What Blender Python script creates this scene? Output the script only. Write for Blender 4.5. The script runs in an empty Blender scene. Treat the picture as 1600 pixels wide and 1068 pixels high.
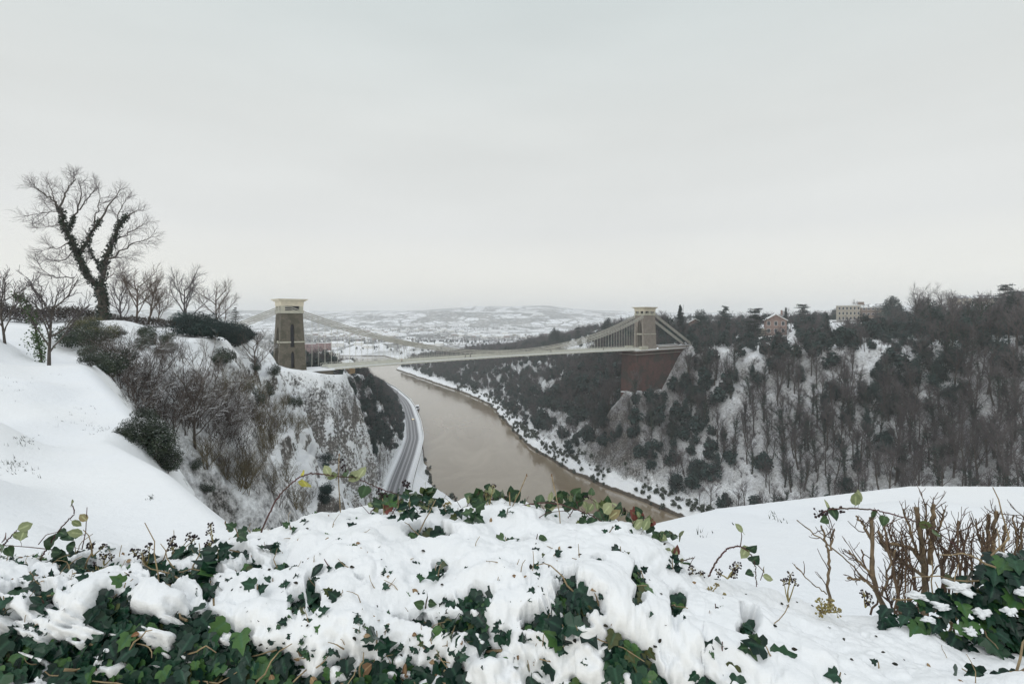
import bpy, math, random
import numpy as np
from mathutils import Vector, Matrix
R = math.radians
ZC = 95.0            # eye height above the water
F = 811.0            # focal length in pixels of the 1600 px wide photograph
scene = bpy.context.scene
col = scene.collection
# ---------------------------------------------------------------- camera
cam_d = bpy.data.cameras.new('camera')
cam = bpy.data.objects.new('camera', cam_d); col.objects.link(cam)
cam.location = (0, 0, ZC); cam.rotation_euler = (R(90), 0, 0)
cam_d.sensor_width = 36; cam_d.lens = 36*F/1600
cam_d.shift_y = -37/1600; cam_d.clip_start = 0.05; cam_d.clip_end = 40000
scene.camera = cam
# ---------------------------------------------------------------- world: overcast sky
SUN_EL, SUN_AZ = 42, 205     # degrees; azimuth clockwise from +Y
world = bpy.data.worlds.new('World'); scene.world = world; world.use_nodes = True
wn, wl = world.node_tree.nodes, world.node_tree.links
wn.clear()
def N(nodes, t, **kw):
    n = nodes.new(t)
    for k, v in kw.items():
        if k in n.inputs: n.inputs[k].default_value = v
        else: setattr(n, k, v)
    return n
sky = N(wn, 'ShaderNodeTexSky', sky_type='NISHITA', sun_disc=False)
sky.sun_elevation = R(SUN_EL); sky.sun_rotation = R(SUN_AZ)
bg1 = N(wn, 'ShaderNodeBackground', Strength=0.06); wl.new(sky.outputs[0], bg1.inputs[0])
tc = N(wn, 'ShaderNodeTexCoord')
sep = N(wn, 'ShaderNodeSeparateXYZ'); wl.new(tc.outputs['Generated'], sep.inputs[0])
ramp = N(wn, 'ShaderNodeValToRGB'); wl.new(sep.outputs[2], ramp.inputs[0])
cr = ramp.color_ramp
cr.elements[0].position = 0.0; cr.elements[0].color = (.94, .905, .82, 1)
cr.elements[1].position = 1.0; cr.elements[1].color = (1.05, 1.08, 1.12, 1)
for p, c in ((.07, (.90, .885, .82)), (.16, (.79, .80, .785)), (.34, (.75, .775, .76)), (.52, (.66, .72, .72)), (.75, (.9, .95, 1.0))):
    e = cr.elements.new(p); e.color = (*c, 1)
mp = N(wn, 'ShaderNodeMapping'); mp.inputs['Scale'].default_value = (1, 1, 5); wl.new(tc.outputs['Generated'], mp.inputs[0])
no = N(wn, 'ShaderNodeTexNoise', Scale=1.6, Detail=5, Roughness=.5); wl.new(mp.outputs[0], no.inputs[0])
mr = N(wn, 'ShaderNodeMapRange'); mr.inputs[1].default_value = .3; mr.inputs[2].default_value = .7
mr.inputs[3].default_value = .955; mr.inputs[4].default_value = 1.05; wl.new(no.outputs[0], mr.inputs[0])
vm = N(wn, 'ShaderNodeVectorMath', operation='SCALE'); wl.new(ramp.outputs[0], vm.inputs[0]); wl.new(mr.outputs[0], vm.inputs['Scale'])
bg2 = N(wn, 'ShaderNodeBackground', Strength=1.0); wl.new(vm.outputs[0], bg2.inputs[0])
mx = N(wn, 'ShaderNodeMixShader'); mx.inputs[0].default_value = .95
wl.new(bg1.outputs[0], mx.inputs[1]); wl.new(bg2.outputs[0], mx.inputs[2])
wo = N(wn, 'ShaderNodeOutputWorld'); wl.new(mx.outputs[0], wo.inputs[0])
sun_d = bpy.data.lights.new('sun', 'SUN'); sun_d.energy = 0.8; sun_d.angle = R(35); sun_d.color = (1, .97, .93)
sun = bpy.data.objects.new('sun', sun_d); col.objects.link(sun); sun.location = (0, 0, 300)
sun.rotation_euler = (R(90-SUN_EL), 0, R(180-SUN_AZ))
vs = scene.view_settings; vs.view_transform = 'Standard'; vs.look = 'None'; vs.gamma = 1; vs.exposure = 0.0
scene.cycles.use_denoising = True
scene.cycles.max_bounces = 6; scene.cycles.diffuse_bounces = 3; scene.cycles.volume_bounces = 3
scene.cycles.transparent_max_bounces = 8
rng = random.Random(7); nrs = np.random.RandomState(7)

# ---------------------------------------------------------------- helpers
def px(u, v, Y):
    return Vector(((u-800)/F*Y, Y, ZC-(v-497)/F*Y))
def tag(o, label=None, cat=None, group=None, kind=None):
    if label: o['label'] = label
    if cat: o['category'] = cat
    if group: o['group'] = group
    if kind: o['kind'] = kind
    return o
def empty(name, loc=(0, 0, 0), rz=0):
    o = bpy.data.objects.new(name, None); o.empty_display_size = .2
    o.location = loc; o.rotation_euler = (0, 0, rz); col.objects.link(o); return o
def mesh_np(name, V, Fc, mats, parent=None, midx=None, smooth=False, attrs=None, loc=None):
    """V (n,3); Fc list of arrays, each (k,3) or (k,4)"""
    me = bpy.data.meshes.new(name)
    V = np.asarray(V, dtype=np.float32)
    if isinstance(Fc, np.ndarray): Fc = [Fc]
    Fc = [np.asarray(f, dtype=np.int32) for f in Fc if len(f)]
    me.vertices.add(len(V)); me.vertices.foreach_set('co', V.ravel())
    nl = sum(f.size for f in Fc); nf = sum(len(f) for f in Fc)
    me.loops.add(nl); me.polygons.add(nf)
    me.loops.foreach_set('vertex_index', np.concatenate([f.ravel() for f in Fc]))
    starts = []; s = 0
    for f in Fc:
        k = f.shape[1]; starts.append(s+np.arange(len(f))*k); s += f.size
    me.polygons.foreach_set('loop_start', np.concatenate(starts).astype(np.int32))
    if midx is not None: me.polygons.foreach_set('material_index', np.asarray(midx, dtype=np.int32))
    me.polygons.foreach_set('use_smooth', np.full(nf, smooth, dtype=bool))
    if attrs:
        for k, a in attrs.items():
            at = me.attributes.new(k, 'FLOAT', 'POINT'); at.data.foreach_set('value', np.asarray(a, dtype=np.float32))
    me.update(calc_edges=True); me.validate(verbose=False)
    if not isinstance(mats, (list, tuple)): mats = [mats]
    for m in mats: me.materials.append(m)
    o = bpy.data.objects.new(name, me); col.objects.link(o)
    if parent is not None: o.parent = parent
    if loc is not None: o.location = loc
    return o
class MB:
    """collects simple solids, builds ONE mesh"""
    def __init__(s): s.v = []; s.q = []; s.t = []; s.n = 0
    def add(s, V, q=(), t=()):
        V = np.asarray(V, dtype=float); s.v.append(V)
        if len(q): s.q.append(np.asarray(q)+s.n)
        if len(t): s.t.append(np.asarray(t)+s.n)
        s.n += len(V)
    def box(s, c, size, rz=0, taper=(1, 1), M=None):
        x, y, z = np.array(size)/2
        V = np.array([(-x, -y, -z), (x, -y, -z), (x, y, -z), (-x, y, -z),
                      (-x*taper[0], -y*taper[1], z), (x*taper[0], -y*taper[1], z), (x*taper[0], y*taper[1], z), (-x*taper[0], y*taper[1], z)])
        if rz:
            cs, sn = math.cos(rz), math.sin(rz); V = np.c_[V[:, 0]*cs-V[:, 1]*sn, V[:, 0]*sn+V[:, 1]*cs, V[:, 2]]
        V = V+np.array(c)
        s.add(V, [(0, 3, 2, 1), (4, 5, 6, 7), (0, 1, 5, 4), (1, 2, 6, 5), (2, 3, 7, 6), (3, 0, 4, 7)]); return s
    def bar(s, a, b, w, h=None):
        """box beam from a to b, width w, height h"""
        a = np.array(a, float); b = np.array(b, float); h = h or w
        d = b-a; L = np.linalg.norm(d); d /= L
        up = np.array([0, 0, 1.]) if abs(d[2]) < .95 else np.array([1., 0, 0])
        sx = np.cross(d, up); sx /= np.linalg.norm(sx); sz = np.cross(sx, d)
        V = [p+sx*i*w/2+sz*j*h/2 for p in (a, b) for i, j in ((-1, -1), (1, -1), (1, 1), (-1, 1))]
        s.add(V, [(0, 3, 2, 1), (4, 5, 6, 7), (0, 1, 5, 4), (1, 2, 6, 5), (2, 3, 7, 6), (3, 0, 4, 7)]); return s
    def tube(s, pts, rad, k=5, cap=True):
        V, q, t = tube_np(pts, rad, k); s.add(V, q, t if cap else ()); return s
    def prism(s, poly, z0, z1, rz=0):
        """poly: list of (x,y) counter-clockwise"""
        n = len(poly); V = [(x, y, z0) for x, y in poly]+[(x, y, z1) for x, y in poly]
        q = [(i, (i+1) % n, n+(i+1) % n, n+i) for i in range(n)]
        t = [(0, i+1, i) for i in range(1, n-1)]+[(n, n+i, n+i+1) for i in range(1, n-1)]
        s.add(V, q, t); return s
    def build(s, name, mat, parent=None, smooth=False, loc=None):
        V = np.concatenate(s.v); fs = []
        if s.q: fs.append(np.concatenate(s.q))
        if s.t: fs.append(np.concatenate(s.t))
        return mesh_np(name, V, fs, mat, parent, smooth=smooth, loc=loc)
def tube_np(pts, rad, k=5):
    P = np.asarray(pts, float); n = len(P); r = np.broadcast_to(np.asarray(rad, float), (n,))
    T = np.gradient(P, axis=0); T /= np.linalg.norm(T, axis=1)[:, None]+1e-9
    ref = np.array([0.31, 0.17, 0.93]); ref = ref if abs(T[0] @ ref) < .9 else np.array([1., 0, 0])
    A = np.cross(T, ref); A /= np.linalg.norm(A, axis=1)[:, None]+1e-9; B = np.cross(T, A)
    ang = np.arange(k)*2*np.pi/k
    V = P[:, None]+r[:, None, None]*(np.cos(ang)[None, :, None]*A[:, None]+np.sin(ang)[None, :, None]*B[:, None])
    V = V.reshape(-1, 3)
    i = np.arange(n-1)[:, None]*k; j = np.arange(k)[None]; j2 = (j+1) % k
    q = np.stack([i+j, i+j2, i+k+j2, i+k+j], -1).reshape(-1, 4)
    t = [(0, a+1, a) for a in range(1, k-1)]+[((n-1)*k, (n-1)*k+a, (n-1)*k+a+1) for a in range(1, k-1)]
    return V, q, np.array(t)
def copy_tree(o, parent=None):
    c = o.copy(); col.objects.link(c)
    if parent is not None: c.parent = parent
    for ch in list(o.children): copy_tree(ch, c)
    return c
# numpy noise -----------------------------------------------------------
def _h(ix, iy, seed):
    n = (ix.astype(np.int64)*374761393+iy.astype(np.int64)*668265263+seed*974634777) & 0xffffffff
    n = ((n ^ (n >> 13))*1274126177) & 0xffffffff
    return ((n ^ (n >> 16)) & 0xffff)/65535.0
def vnoise(x, y, seed=0):
    ix = np.floor(x); iy = np.floor(y); fx = x-ix; fy = y-iy
    fx = fx*fx*fx*(fx*(fx*6-15)+10); fy = fy*fy*fy*(fy*(fy*6-15)+10)
    a = _h(ix, iy, seed); b = _h(ix+1, iy, seed); c = _h(ix, iy+1, seed); d = _h(ix+1, iy+1, seed)
    return (a*(1-fx)+b*fx)*(1-fy)+(c*(1-fx)+d*fx)*fy
def fbm(x, y, scale, octv=4, seed=0, gain=.5):
    """about -1..1, wavelength `scale`"""
    s = 0; a = 1; t = 0; x = np.asarray(x, float)/scale; y = np.asarray(y, float)/scale
    for o in range(octv):
        s = s+a*(vnoise(x*1.0+17.3*o, y*1.0-9.1*o, seed+o)*2-1); t += a; a *= gain
        x, y = (x*.8-y*.6)*2.03, (x*.6+y*.8)*2.03
    return s/t*1.6
def sstep(a, b, x):
    t = np.clip((x-a)/(b-a), 0, 1); return t*t*(3-2*t)
# material helper -------------------------------------------------------
def new_mat(name):
    m = bpy.data.materials.new(name); m.use_nodes = True
    nt = m.node_tree; nt.nodes.clear()
    o = nt.nodes.new('ShaderNodeOutputMaterial'); b = nt.nodes.new('ShaderNodeBsdfPrincipled')
    nt.links.new(b.outputs[0], o.inputs[0]); return m, nt.nodes, nt.links, b
def mixc(n, l, fac, a, b):
    m = n.new('ShaderNodeMix'); m.data_type = 'RGBA'
    for i, x in ((0, fac), (6, a), (7, b)):
        if isinstance(x, (int, float)): m.inputs[i].default_value = x
        elif isinstance(x, tuple): m.inputs[i].default_value = (*x, 1)
        else: l.new(x, m.inputs[i])
    return m.outputs[2]
def math_(n, l, op, a, b=None, c=None, clamp=False):
    m = n.new('ShaderNodeMath'); m.operation = op; m.use_clamp = clamp
    for i, x in enumerate((a, b, c)):
        if x is None: continue
        if isinstance(x, (int, float)): m.inputs[i].default_value = x
        else: l.new(x, m.inputs[i])
    return m.outputs[0]
def rng_(n, l, x, a, b, c=0., d=1.):
    m = n.new('ShaderNodeMapRange'); l.new(x, m.inputs[0]); m.interpolation_type = 'SMOOTHSTEP'
    for i, v in zip((1, 2, 3, 4), (a, b, c, d)): m.inputs[i].default_value = v
    return m.outputs[0]
def noise_(n, l, vec, scale, detail=4, rough=.55, dist=0):
    t = n.new('ShaderNodeTexNoise'); t.inputs['Scale'].default_value = scale; t.inputs['Detail'].default_value = detail
    t.inputs['Roughness'].default_value = rough; t.inputs['Distortion'].default_value = dist
    if vec is not None: l.new(vec, t.inputs['Vector'])
    return t
def bump_(n, l, b, h, strength, dist):
    m = n.new('ShaderNodeBump'); m.inputs['Strength'].default_value = strength; m.inputs['Distance'].default_value = dist
    l.new(h, m.inputs['Height']); l.new(m.outputs[0], b.inputs['Normal']); return m
SNOW = (.835, .855, .865)
def simple(name, c1, c2=None, rough=.7, scale=3., snow=None, bump=0, metal=0, var=None, spec=.3):
    """procedural two-tone material; snow = (nz threshold, softness) lays snow on upward faces"""
    m, n, l, b = new_mat(name)
    tcn = n.new('ShaderNodeTexCoord'); c2 = c2 or tuple(x*.75 for x in c1)
    t = noise_(n, l, tcn.outputs['Object'], scale, 5, .6)
    f = rng_(n, l, t.outputs[0], .35, .65)
    out = mixc(n, l, f, c1, c2)
    if var:
        oi = n.new('ShaderNodeObjectInfo')
        hs = n.new('ShaderNodeHueSaturation'); l.new(out, hs.inputs['Color'])
        l.new(math_(n, l, 'MULTIPLY_ADD', oi.outputs['Random'], var*2, 1-var), hs.inputs['Value'])
        out = hs.outputs[0]
    if snow:
        g = n.new('ShaderNodeNewGeometry'); sx = n.new('ShaderNodeSeparateXYZ'); l.new(g.outputs['Normal'], sx.inputs[0])
        t2 = noise_(n, l, g.outputs['Position'], snow[2] if len(snow) > 2 else 1.5, 3, .6)
        s = math_(n, l, 'MULTIPLY_ADD', t2.outputs[0], .8, -.4)
        s = math_(n, l, 'ADD', s, sx.outputs[2])
        f2 = rng_(n, l, s, snow[0], snow[0]+snow[1])
        out = mixc(n, l, f2, out, SNOW)
    l.new(out, b.inputs['Base Color']); b.inputs['Roughness'].default_value = rough; b.inputs['Metallic'].default_value = metal
    b.inputs['Specular IOR Level'].default_value = spec
    if bump: bump_(n, l, b, t.outputs[0], .6, bump)
    return m
# ================================================================ TERRAIN
BANK_R = [(-1500, 1500), (-700, 1360), (-321, 1300), (-225, 1110), (-217, 963), (-175, 880), (-119, 770), (-60, 653), (-27, 571), (-9, 481), (-1.6, 440),
          (12, 380), (26, 342), (38.5, 312), (49.5, 293), (63, 272), (79.5, 246), (110, 190), (150, 120), (190, 40), (250, -80)]
BANK_L = [(-1500, 1290), (-700, 1190), (-420, 1130), (-310, 963), (-230, 800), (-165, 700), (-127, 626), (-97, 531), (-74, 428), (-64, 380), (-57, 345), (-50.5, 328), (-44, 296),
          (-34, 277), (-24, 263), (0, 215), (34, 152), (62, 105), (95, 40), (150, -80)]
ROAD = [(-290, 900), (-200, 745), (-150, 640), (-116, 551), (-103.7, 511), (-84, 433), (-71.7, 375), (-66.3, 331), (-61, 279), (-58, 255), (-52, 232), (-38, 203), (-20, 165), (10, 120), (40, 60), (80, -40)]
RIM = [(120, -120, 84), (60, -20, 86), (40, 8, 88), (24, 16, 89.3), (15.8, 16, 89.8), (10.9, 14, 90.46), (4.3, 10.5, 91.14), (2.07, 8, 91.76), (0.6, 6.2, 92.4), (-2.8, 6.2, 92.2),
       (-5.0, 8.7, 91.5), (-8.7, 12.4, 91.4), (-14.4, 18, 90.75), (-16.0, 21.5, 90.7), (-19.5, 25, 91.1), (-27, 32, 92.1), (-33, 40, 91.6), (-34, 50, 91.5), (-40, 65, 92.5),
       (-52, 90, 92), (-62, 115, 90), (-71, 140, 86), (-77, 162, 79.5), (-72, 174, 77), (-65, 187, 74.6), (-64.5, 199, 73.5), (-83, 208, 72), (-88, 250, 70), (-92, 280, 68), (-104, 350, 56),
       (-124, 450, 38), (-145, 550, 22), (-200, 700, 14), (-330, 960, 12), (-700, 1170, 10), (-1500, 1270, 10)]
CTRL_L = [(0, 0, 93.35), (-3, 2, 93.3), (3, 2, 92.9), (0, 4, 93.0), (-10, 8, 92.7), (-6, 6, 92.6), (-20, 15, 93.2), (-30, 25, 93.6), (-24, 22, 92.3), (-18.3, 19.5, 91.1), (-22.5, 25, 92.1), (-15.5, 14, 92.35), (-38, 35, 94.2), (-45, 45, 94.4), (-43, 55, 93.4), (-49, 62, 94.8), (-70, 60, 96),
          (-65, 75, 95.4), (-80, 80, 95.6), (-56, 85, 94.2), (-100, 100, 96), (-70, 110, 93.5), (-85, 150, 88), (-95, 185, 78), (-90, 175, 80), (-110, 170, 79), (-140, 140, 85), (-150, 200, 78), (-90, 230, 72), (-120, 300, 65), (-200, 300, 55),
          (-200, 500, 34), (-225, 615, 41), (-400, 600, 34), (-300, 850, 14), (-800, 1000, 16), (6, 4, 92.5), (12, 5, 92), (20, 8, 91.5), (30, -5, 92), (7, 9, 91.6), (-20, -10, 94), (20, -20, 92)]
CTRL_R = [(92, 312, 73), (100, 325, 74.5), (110, 338, 75), (150, 345, 77), (195, 390, 84), (240, 330, 85), (320, 500, 93), (230, 230, 88), (190, 290, 80), (300, 150, 98), (500, 600, 112), (700, 500, 120), (100, 450, 74),
          (60, 500, 68), (100, 700, 66), (0, 700, 54), (60, 800, 66), (160, 800, 80), (-50, 1000, 34), (100, 1000, 60), (300, 900, 95), (-150, 1300, 14), (300, 1500, 60), (0, 2000, 12), (1000, 1000, 120), (800, 2000, 50), (350, 60, 100), (600, 100, 110), (260, 400, 88), (230, 460, 90), (150, 240, 74), (200, 170, 84)]
def polydist(x, y, pts, zvals=None):
    """signed distance (positive on the right-hand side of travel) and interpolated value"""
    best = np.full(x.shape, 1e18); sgn = np.ones(x.shape); zz = np.zeros(x.shape)
    P = np.array([p[:2] for p in pts], float)
    for i in range(len(P)-1):
        a, b = P[i], P[i+1]; d = b-a; L2 = d@d
        t = np.clip(((x-a[0])*d[0]+(y-a[1])*d[1])/L2, 0, 1)
        ex = x-(a[0]+t*d[0]); ey = y-(a[1]+t*d[1]); dd = ex*ex+ey*ey
        m = dd < best
        best = np.where(m, dd, best)
        cr_ = d[0]*ey-d[1]*ex
        sgn = np.where(m, np.where(cr_ < 0, 1, -1), sgn)
        if zvals is not None: zz = np.where(m, zvals[i]*(1-t)+zvals[i+1]*t, zz)
    return np.sqrt(best)*sgn, zz
def idw(x, y, ctrl, p=2.6, eps=1.0):
    s = 0; w = 0
    for cx, cy, cz in ctrl:
        # distance measured relative to range from the eye, so near points stay local
        d2 = ((x-cx)**2+(y-cy)**2)+eps
        ww = d2**(-p/2)*(math.hypot(cx, cy)+6)**(p-1.4)
        s = s+ww*cz; w = w+ww
    return s/w
def smin(a, b, k):
    h = np.clip(.5+.5*(b-a)/k, 0, 1); return b*(1-h)+a*h-k*h*(1-h)
def smax(a, b, k): return -smin(-a, -b, k)
_rimz = [p[2] for p in RIM]
_ctrl_l = CTRL_L+[((a[0]*(1-t)+b[0]*t), (a[1]*(1-t)+b[1]*t), a[2]*(1-t)+b[2]*t) for a, b in zip(RIM[1:-3], RIM[2:-2]) for t in (0, .5)]
def far_height(x, y):
    a = x/np.maximum(y, 1); r = y
    u = 800+F*a
    vs_ = np.interp(u, [-300, 0, 380, 480, 560, 640, 700, 760, 860, 950, 1000, 1200, 2000], [486, 485, 486, 487, 485.5, 484.5, 481.5, 479, 479, 484, 487, 488, 488])
    top = ZC+(497-vs_)/F*6500
    t = sstep(2600, 6500, r+fbm(x, y, 1500, 3, 31)*500)
    z = 10+(top-10)*t*(.86+.14*t)+t*(1-sstep(5600, 6600, r)*.8)*fbm(x, y, 1200, 4, 5)*34
    z = z+fbm(x, y, 500, 3, 9)*4*sstep(1300, 1800, r)
    # low rolling rise in front of the ridge
    z = z+60*np.exp(-((r-4300)/600)**2)*sstep(.1, -.3, a)
    z = z-sstep(6700, 9500, r)*(top-60)
    return z
def terrain(x, y, detail=True):
    x = np.asarray(x, float); y = np.asarray(y, float)
    dR, _ = polydist(x, y, BANK_R); dR = -dR      # positive inland on the right bank
    dL, _ = polydist(x, y, BANK_L)                # positive inland on the left bank
    wob = fbm(x, y, 14, 3, 77)*1.2*sstep(60, 200, y) if detail else 0
    dR = dR+wob
    # --- right side
    slope = np.interp(y, [0, 200, 262, 300, 345, 430, 560, 800, 1000], [.80, .82, .88, 1.06, 1.06, .80, .58, .32, .14])
    bumps = fbm(x, y, 42, 4, 3)*5.5+fbm(x, y, 9, 3, 4)*1.0
    k_ = sstep(12, 45, dR)
    zp = idw(x, y, CTRL_R)+fbm(x, y, 60, 3, 8)*1.6
    rise = 4.2+np.maximum(dR-13, 0)*slope+bumps*k_
    # path cut above the river: a second terrace
    rise = rise-np.exp(-((dR-27)/3.5)**2)*2.0*(y < 420)
    # rock spur that carries the brick abutment
    sx_, sy_ = 74, 313; t_ = np.clip((x-sx_)*.771+(y-sy_)*.636, 0, 36)
    ds = np.hypot(x-(sx_+.771*t_), y-(sy_+.636*t_))
    spur = np.interp(t_, [0, 10, 24, 36], [51, 47.5, 50, 62])-1.35*np.maximum(ds-5.5, 0)+fbm(x, y, 7, 3, 91)*1.6
    spur = np.minimum(spur, 4.2+np.maximum(dR-10, 0)*3.0+fbm(x, y, 12, 3, 92)*3)
    zr = smax(smin(zp, rise, 8), spur, 2)
    bank = np.maximum(-2.2+(dR+.5)*1.1+np.maximum(dR-7, 0)*4, -3)
    zr = np.minimum(zr, bank)
    # --- left side
    dm = np.hypot(x, y)
    warp = (fbm(x, y, 22, 4, 21)*4.5*sstep(50, 110, dm)+fbm(x, y, 6, 3, 22)*1.3*sstep(30, 80, dm))*(1-sstep(330, 480, y)*.6) if detail else 0
    dRim, zrim = polydist(x, y, RIM, _rimz)       # positive = out over the gorge
    dRim = dRim+warp*sstep(.0, 12., np.abs(dRim)+6)            # positive = out over the gorge
    dRo, _ = polydist(x, y, ROAD)                 # positive = inland
    base = 8+np.maximum(dRo-6.6, 0)*.95+fbm(x, y, 16, 3, 41)*1.6*sstep(8, 20, dRo)
    base = np.where(dRo < -8.5, np.minimum(8, -1.2+np.maximum(dL, -1.5)*.85+fbm(x, y, 7, 2, 46)*.5), base)
    kk = np.interp(dm, [0, 6, 12, 30, 60, 150, 180, 205, 222, 260, 500], [1.3, 1.8, 2.4, 2.2, 1.8, 2.0, 4.2, 4.6, 2.8, 2.3, 1.2])
    drop = np.maximum(dRim, 0)
    rr = np.interp(dm, [0, 15, 60, 150, 260], [.7, .9, 2, 1.0, 2.5])
    zc = zrim-kk*(np.sqrt(drop**2+rr**2)-rr)
    # bedding ledges of the limestone
    of = fbm(x, y, 26, 3, 58)*5; hb_ = 4.3; q_ = (zc+of)/hb_; fr_ = q_-np.floor(q_)
    zt = (np.floor(q_)+sstep(.22, .72, fr_))*hb_-of; wt_ = sstep(2, 7, drop)*sstep(55, 95, dm)*(1-sstep(205, 215, y))*.85
    zc = zc*(1-wt_)+zt*wt_
    zc = zc+(fbm(x, y, 9, 4, 51)*2.3+fbm(x, y, 3., 2, 52)*.8)*sstep(.5, 6, drop)*sstep(20, 60, dm)
    zi = idw(x, y, _ctrl_l, 3.0, .6)
    zi = zi+fbm(x, y, 9, 3, 61)*.16*sstep(3, 14, dm)+fbm(x, y, 30, 3, 62)*.9*sstep(60, 140, dm)+fbm(x, y, 2.2, 3, 63)*.05*sstep(3, 8, dm)
    b_ = sstep(-2.5-dm*.02, .3, dRim)
    zin = zi*(1-b_)+zrim*b_
    zl = np.where(dRim > 0, zc, zin)
    zl = np.where(dRim > 0, smax(zl, np.minimum(base, zrim-.25*dRim-2), 1.0), zl)
    onroad = sstep(7.6, 6.6, dRo)*sstep(-9.6, -8.3, dRo)*sstep(-.5, 6, dRim)
    zl = zl*(1-onroad)+8*onroad
    lowL = np.minimum(zl, -2.2+(dL+.5)*1.6) ; zl = np.where(dL < 12, lowL, zl)
    z = np.where(dR > -1.5, zr, np.where(dL > -1.5, zl, -3))
    land = np.maximum(dR, dL) > -1.5
    f = sstep(1250, 1900, y+0*x)
    f = np.where(land, f, sstep(1500, 1700, y))
    z = z*(1-f)+far_height(x, y)*f
    info = dict(dR=dR, dL=dL, dRim=dRim, dRo=dRo, dm=dm, right=dR > -1.5, left=(dL > -1.5) & (dR <= -1.5))
    return z, info

nA, nRd = 860, 1180
ang = np.linspace(R(-57), R(57), nA)
tt = np.linspace(0, 1, nRd)
lr = np.interp(tt, [0, .13, .66, .84, .94, 1], np.log([1.2, 25, 250, 560, 1700, 10500]))
rad = np.exp(lr)
AA, RR = np.meshgrid(ang, rad, indexing='ij')
GX = (RR*np.sin(AA)); GY = RR*np.cos(AA)
GZ, ginf = terrain(GX.ravel(), GY.ravel()); GZ = GZ.reshape(GX.shape)
for k in ginf: ginf[k] = ginf[k].reshape(GX.shape)
V = np.stack([GX, GY, GZ], -1).reshape(-1, 3)
def gridz(x, y):
    """ground height read from the built ground mesh"""
    x = np.asarray(x, float); y = np.asarray(y, float)
    a = (np.arctan2(x, y)-ang[0])/(ang[1]-ang[0]); r = np.interp(np.log(np.hypot(x, y)), lr, np.arange(nRd))
    a = np.clip(a, 0, nA-1.001); r = np.clip(r, 0, nRd-1.001); ia = a.astype(int); ir = r.astype(int); fa = a-ia; fr = r-ir
    return (GZ[ia, ir]*(1-fa)+GZ[ia+1, ir]*fa)*(1-fr)+(GZ[ia, ir+1]*(1-fa)+GZ[ia+1, ir+1]*fa)*fr
def ground_z(x, y): return float(gridz(x, y))
i = np.arange(nA-1)[:, None]*nRd; j = np.arange(nRd-1)[None]
Q = np.stack([i+j, i+nRd+j, i+nRd+j+1, i+j+1], -1).reshape(-1, 4)
# surface-type attributes: rough undergrowth amount, and open countryside far off
inside_l = ginf['left'] & (ginf['dRim'] < .6)
veg = np.where(ginf['right'], sstep(3, 20, ginf['dR'])*.54, 0)
tS = np.clip((GX-74)*.771+(GY-313)*.636, 0, 36); dS = np.hypot(GX-(74+.771*tS), GY-(313+.636*tS))
veg = np.where(ginf['right'], veg+.34*sstep(34, 12, dS), veg)
veg = np.where(ginf['left'] & ~inside_l, sstep(.2, 5, ginf['dRim'])*.30*sstep(6.8, 10, ginf['dRo']), veg)
hill = np.exp(-(((GX+52)/22)**2+((GY-80)/36)**2))
veg = np.where(inside_l, .05+hill*.42+.3*sstep(90, 140, ginf['dm']), veg)
farm = sstep(1200, 1500, GY)
rock = np.where(ginf['left'], sstep(2, 10, ginf['dRim'])*sstep(60, 110, ginf['dm'])*(1-sstep(206, 214, GY)), 0)
mud = np.where(GZ < 1.6, 1., 0.)

m, n, l, b = new_mat('snowy_ground')
g = n.new('ShaderNodeNewGeometry'); pos = g.outputs['Position']
def attr(nm):
    a = n.new('ShaderNodeAttribute'); a.attribute_name = nm; return a.outputs['Fac']
aveg, afar, arock, amud = attr('veg'), attr('farm'), attr('rock'), attr('mud')
sx = n.new('ShaderNodeSeparateXYZ'); l.new(g.outputs['Normal'], sx.inputs[0]); nz = sx.outputs[2]
t1 = noise_(n, l, pos, .16, 6, .62); t2 = noise_(n, l, pos, 1.1, 7, .75); t3 = noise_(n, l, pos, 5, 4, .6)
# bare colours
soil = mixc(n, l, rng_(n, l, t2.outputs[0], .4, .62), (.05, .05, .045), (.125, .11, .10))
soil = mixc(n, l, rng_(n, l, t1.outputs[0], .45, .6), soil, (.075, .068, .07))
rockc = mixc(n, l, rng_(n, l, t2.outputs[0], .35, .65), (.13, .125, .12), (.30, .28, .255))
rockc = mixc(n, l, rng_(n, l, t1.outputs[0], .5, .62), rockc, (.055, .06, .04))
bare = mixc(n, l, arock, soil, rockc)
# snow amount
mixn = math_(n, l, 'MULTIPLY_ADD', t2.outputs[0], 1.7, -.85)
mixn = math_(n, l, 'ADD', mixn, math_(n, l, 'MULTIPLY_ADD', t1.outputs[0], .9, -.45))
nzr = math_(n, l, 'MULTIPLY_ADD', nz, 1.05, -.02)
mz = n.new('ShaderNodeMix'); l.new(arock, mz.inputs[0]); l.new(nz, mz.inputs[2]); l.new(nzr, mz.inputs[3])
sn = math_(n, l, 'ADD', mz.outputs[0], mixn)
thr = math_(n, l, 'MULTIPLY_ADD', aveg, .95, .10)
thr = math_(n, l, 'ADD', thr, math_(n, l, 'MULTIPLY', arock, -.22))
soft = math_(n, l, 'MULTIPLY', math_(n, l, 'SUBTRACT', aveg, math_(n, l, 'MULTIPLY', arock, .6), clamp=True), .75)
sf = math_(n, l, 'DIVIDE', math_(n, l, 'ADD', math_(n, l, 'SUBTRACT', sn, thr), math_(n, l, 'ADD', .04, soft)), math_(n, l, 'MULTIPLY_ADD', soft, 2.0, .14), clamp=True)
snowc = mixc(n, l, rng_(n, l, t1.outputs[0], .3, .7), SNOW, (.80, .83, .86))
near_col = mixc(n, l, sf, bare, snowc)
spz = n.new('ShaderNodeSeparateXYZ'); l.new(pos, spz.inputs[0])
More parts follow.
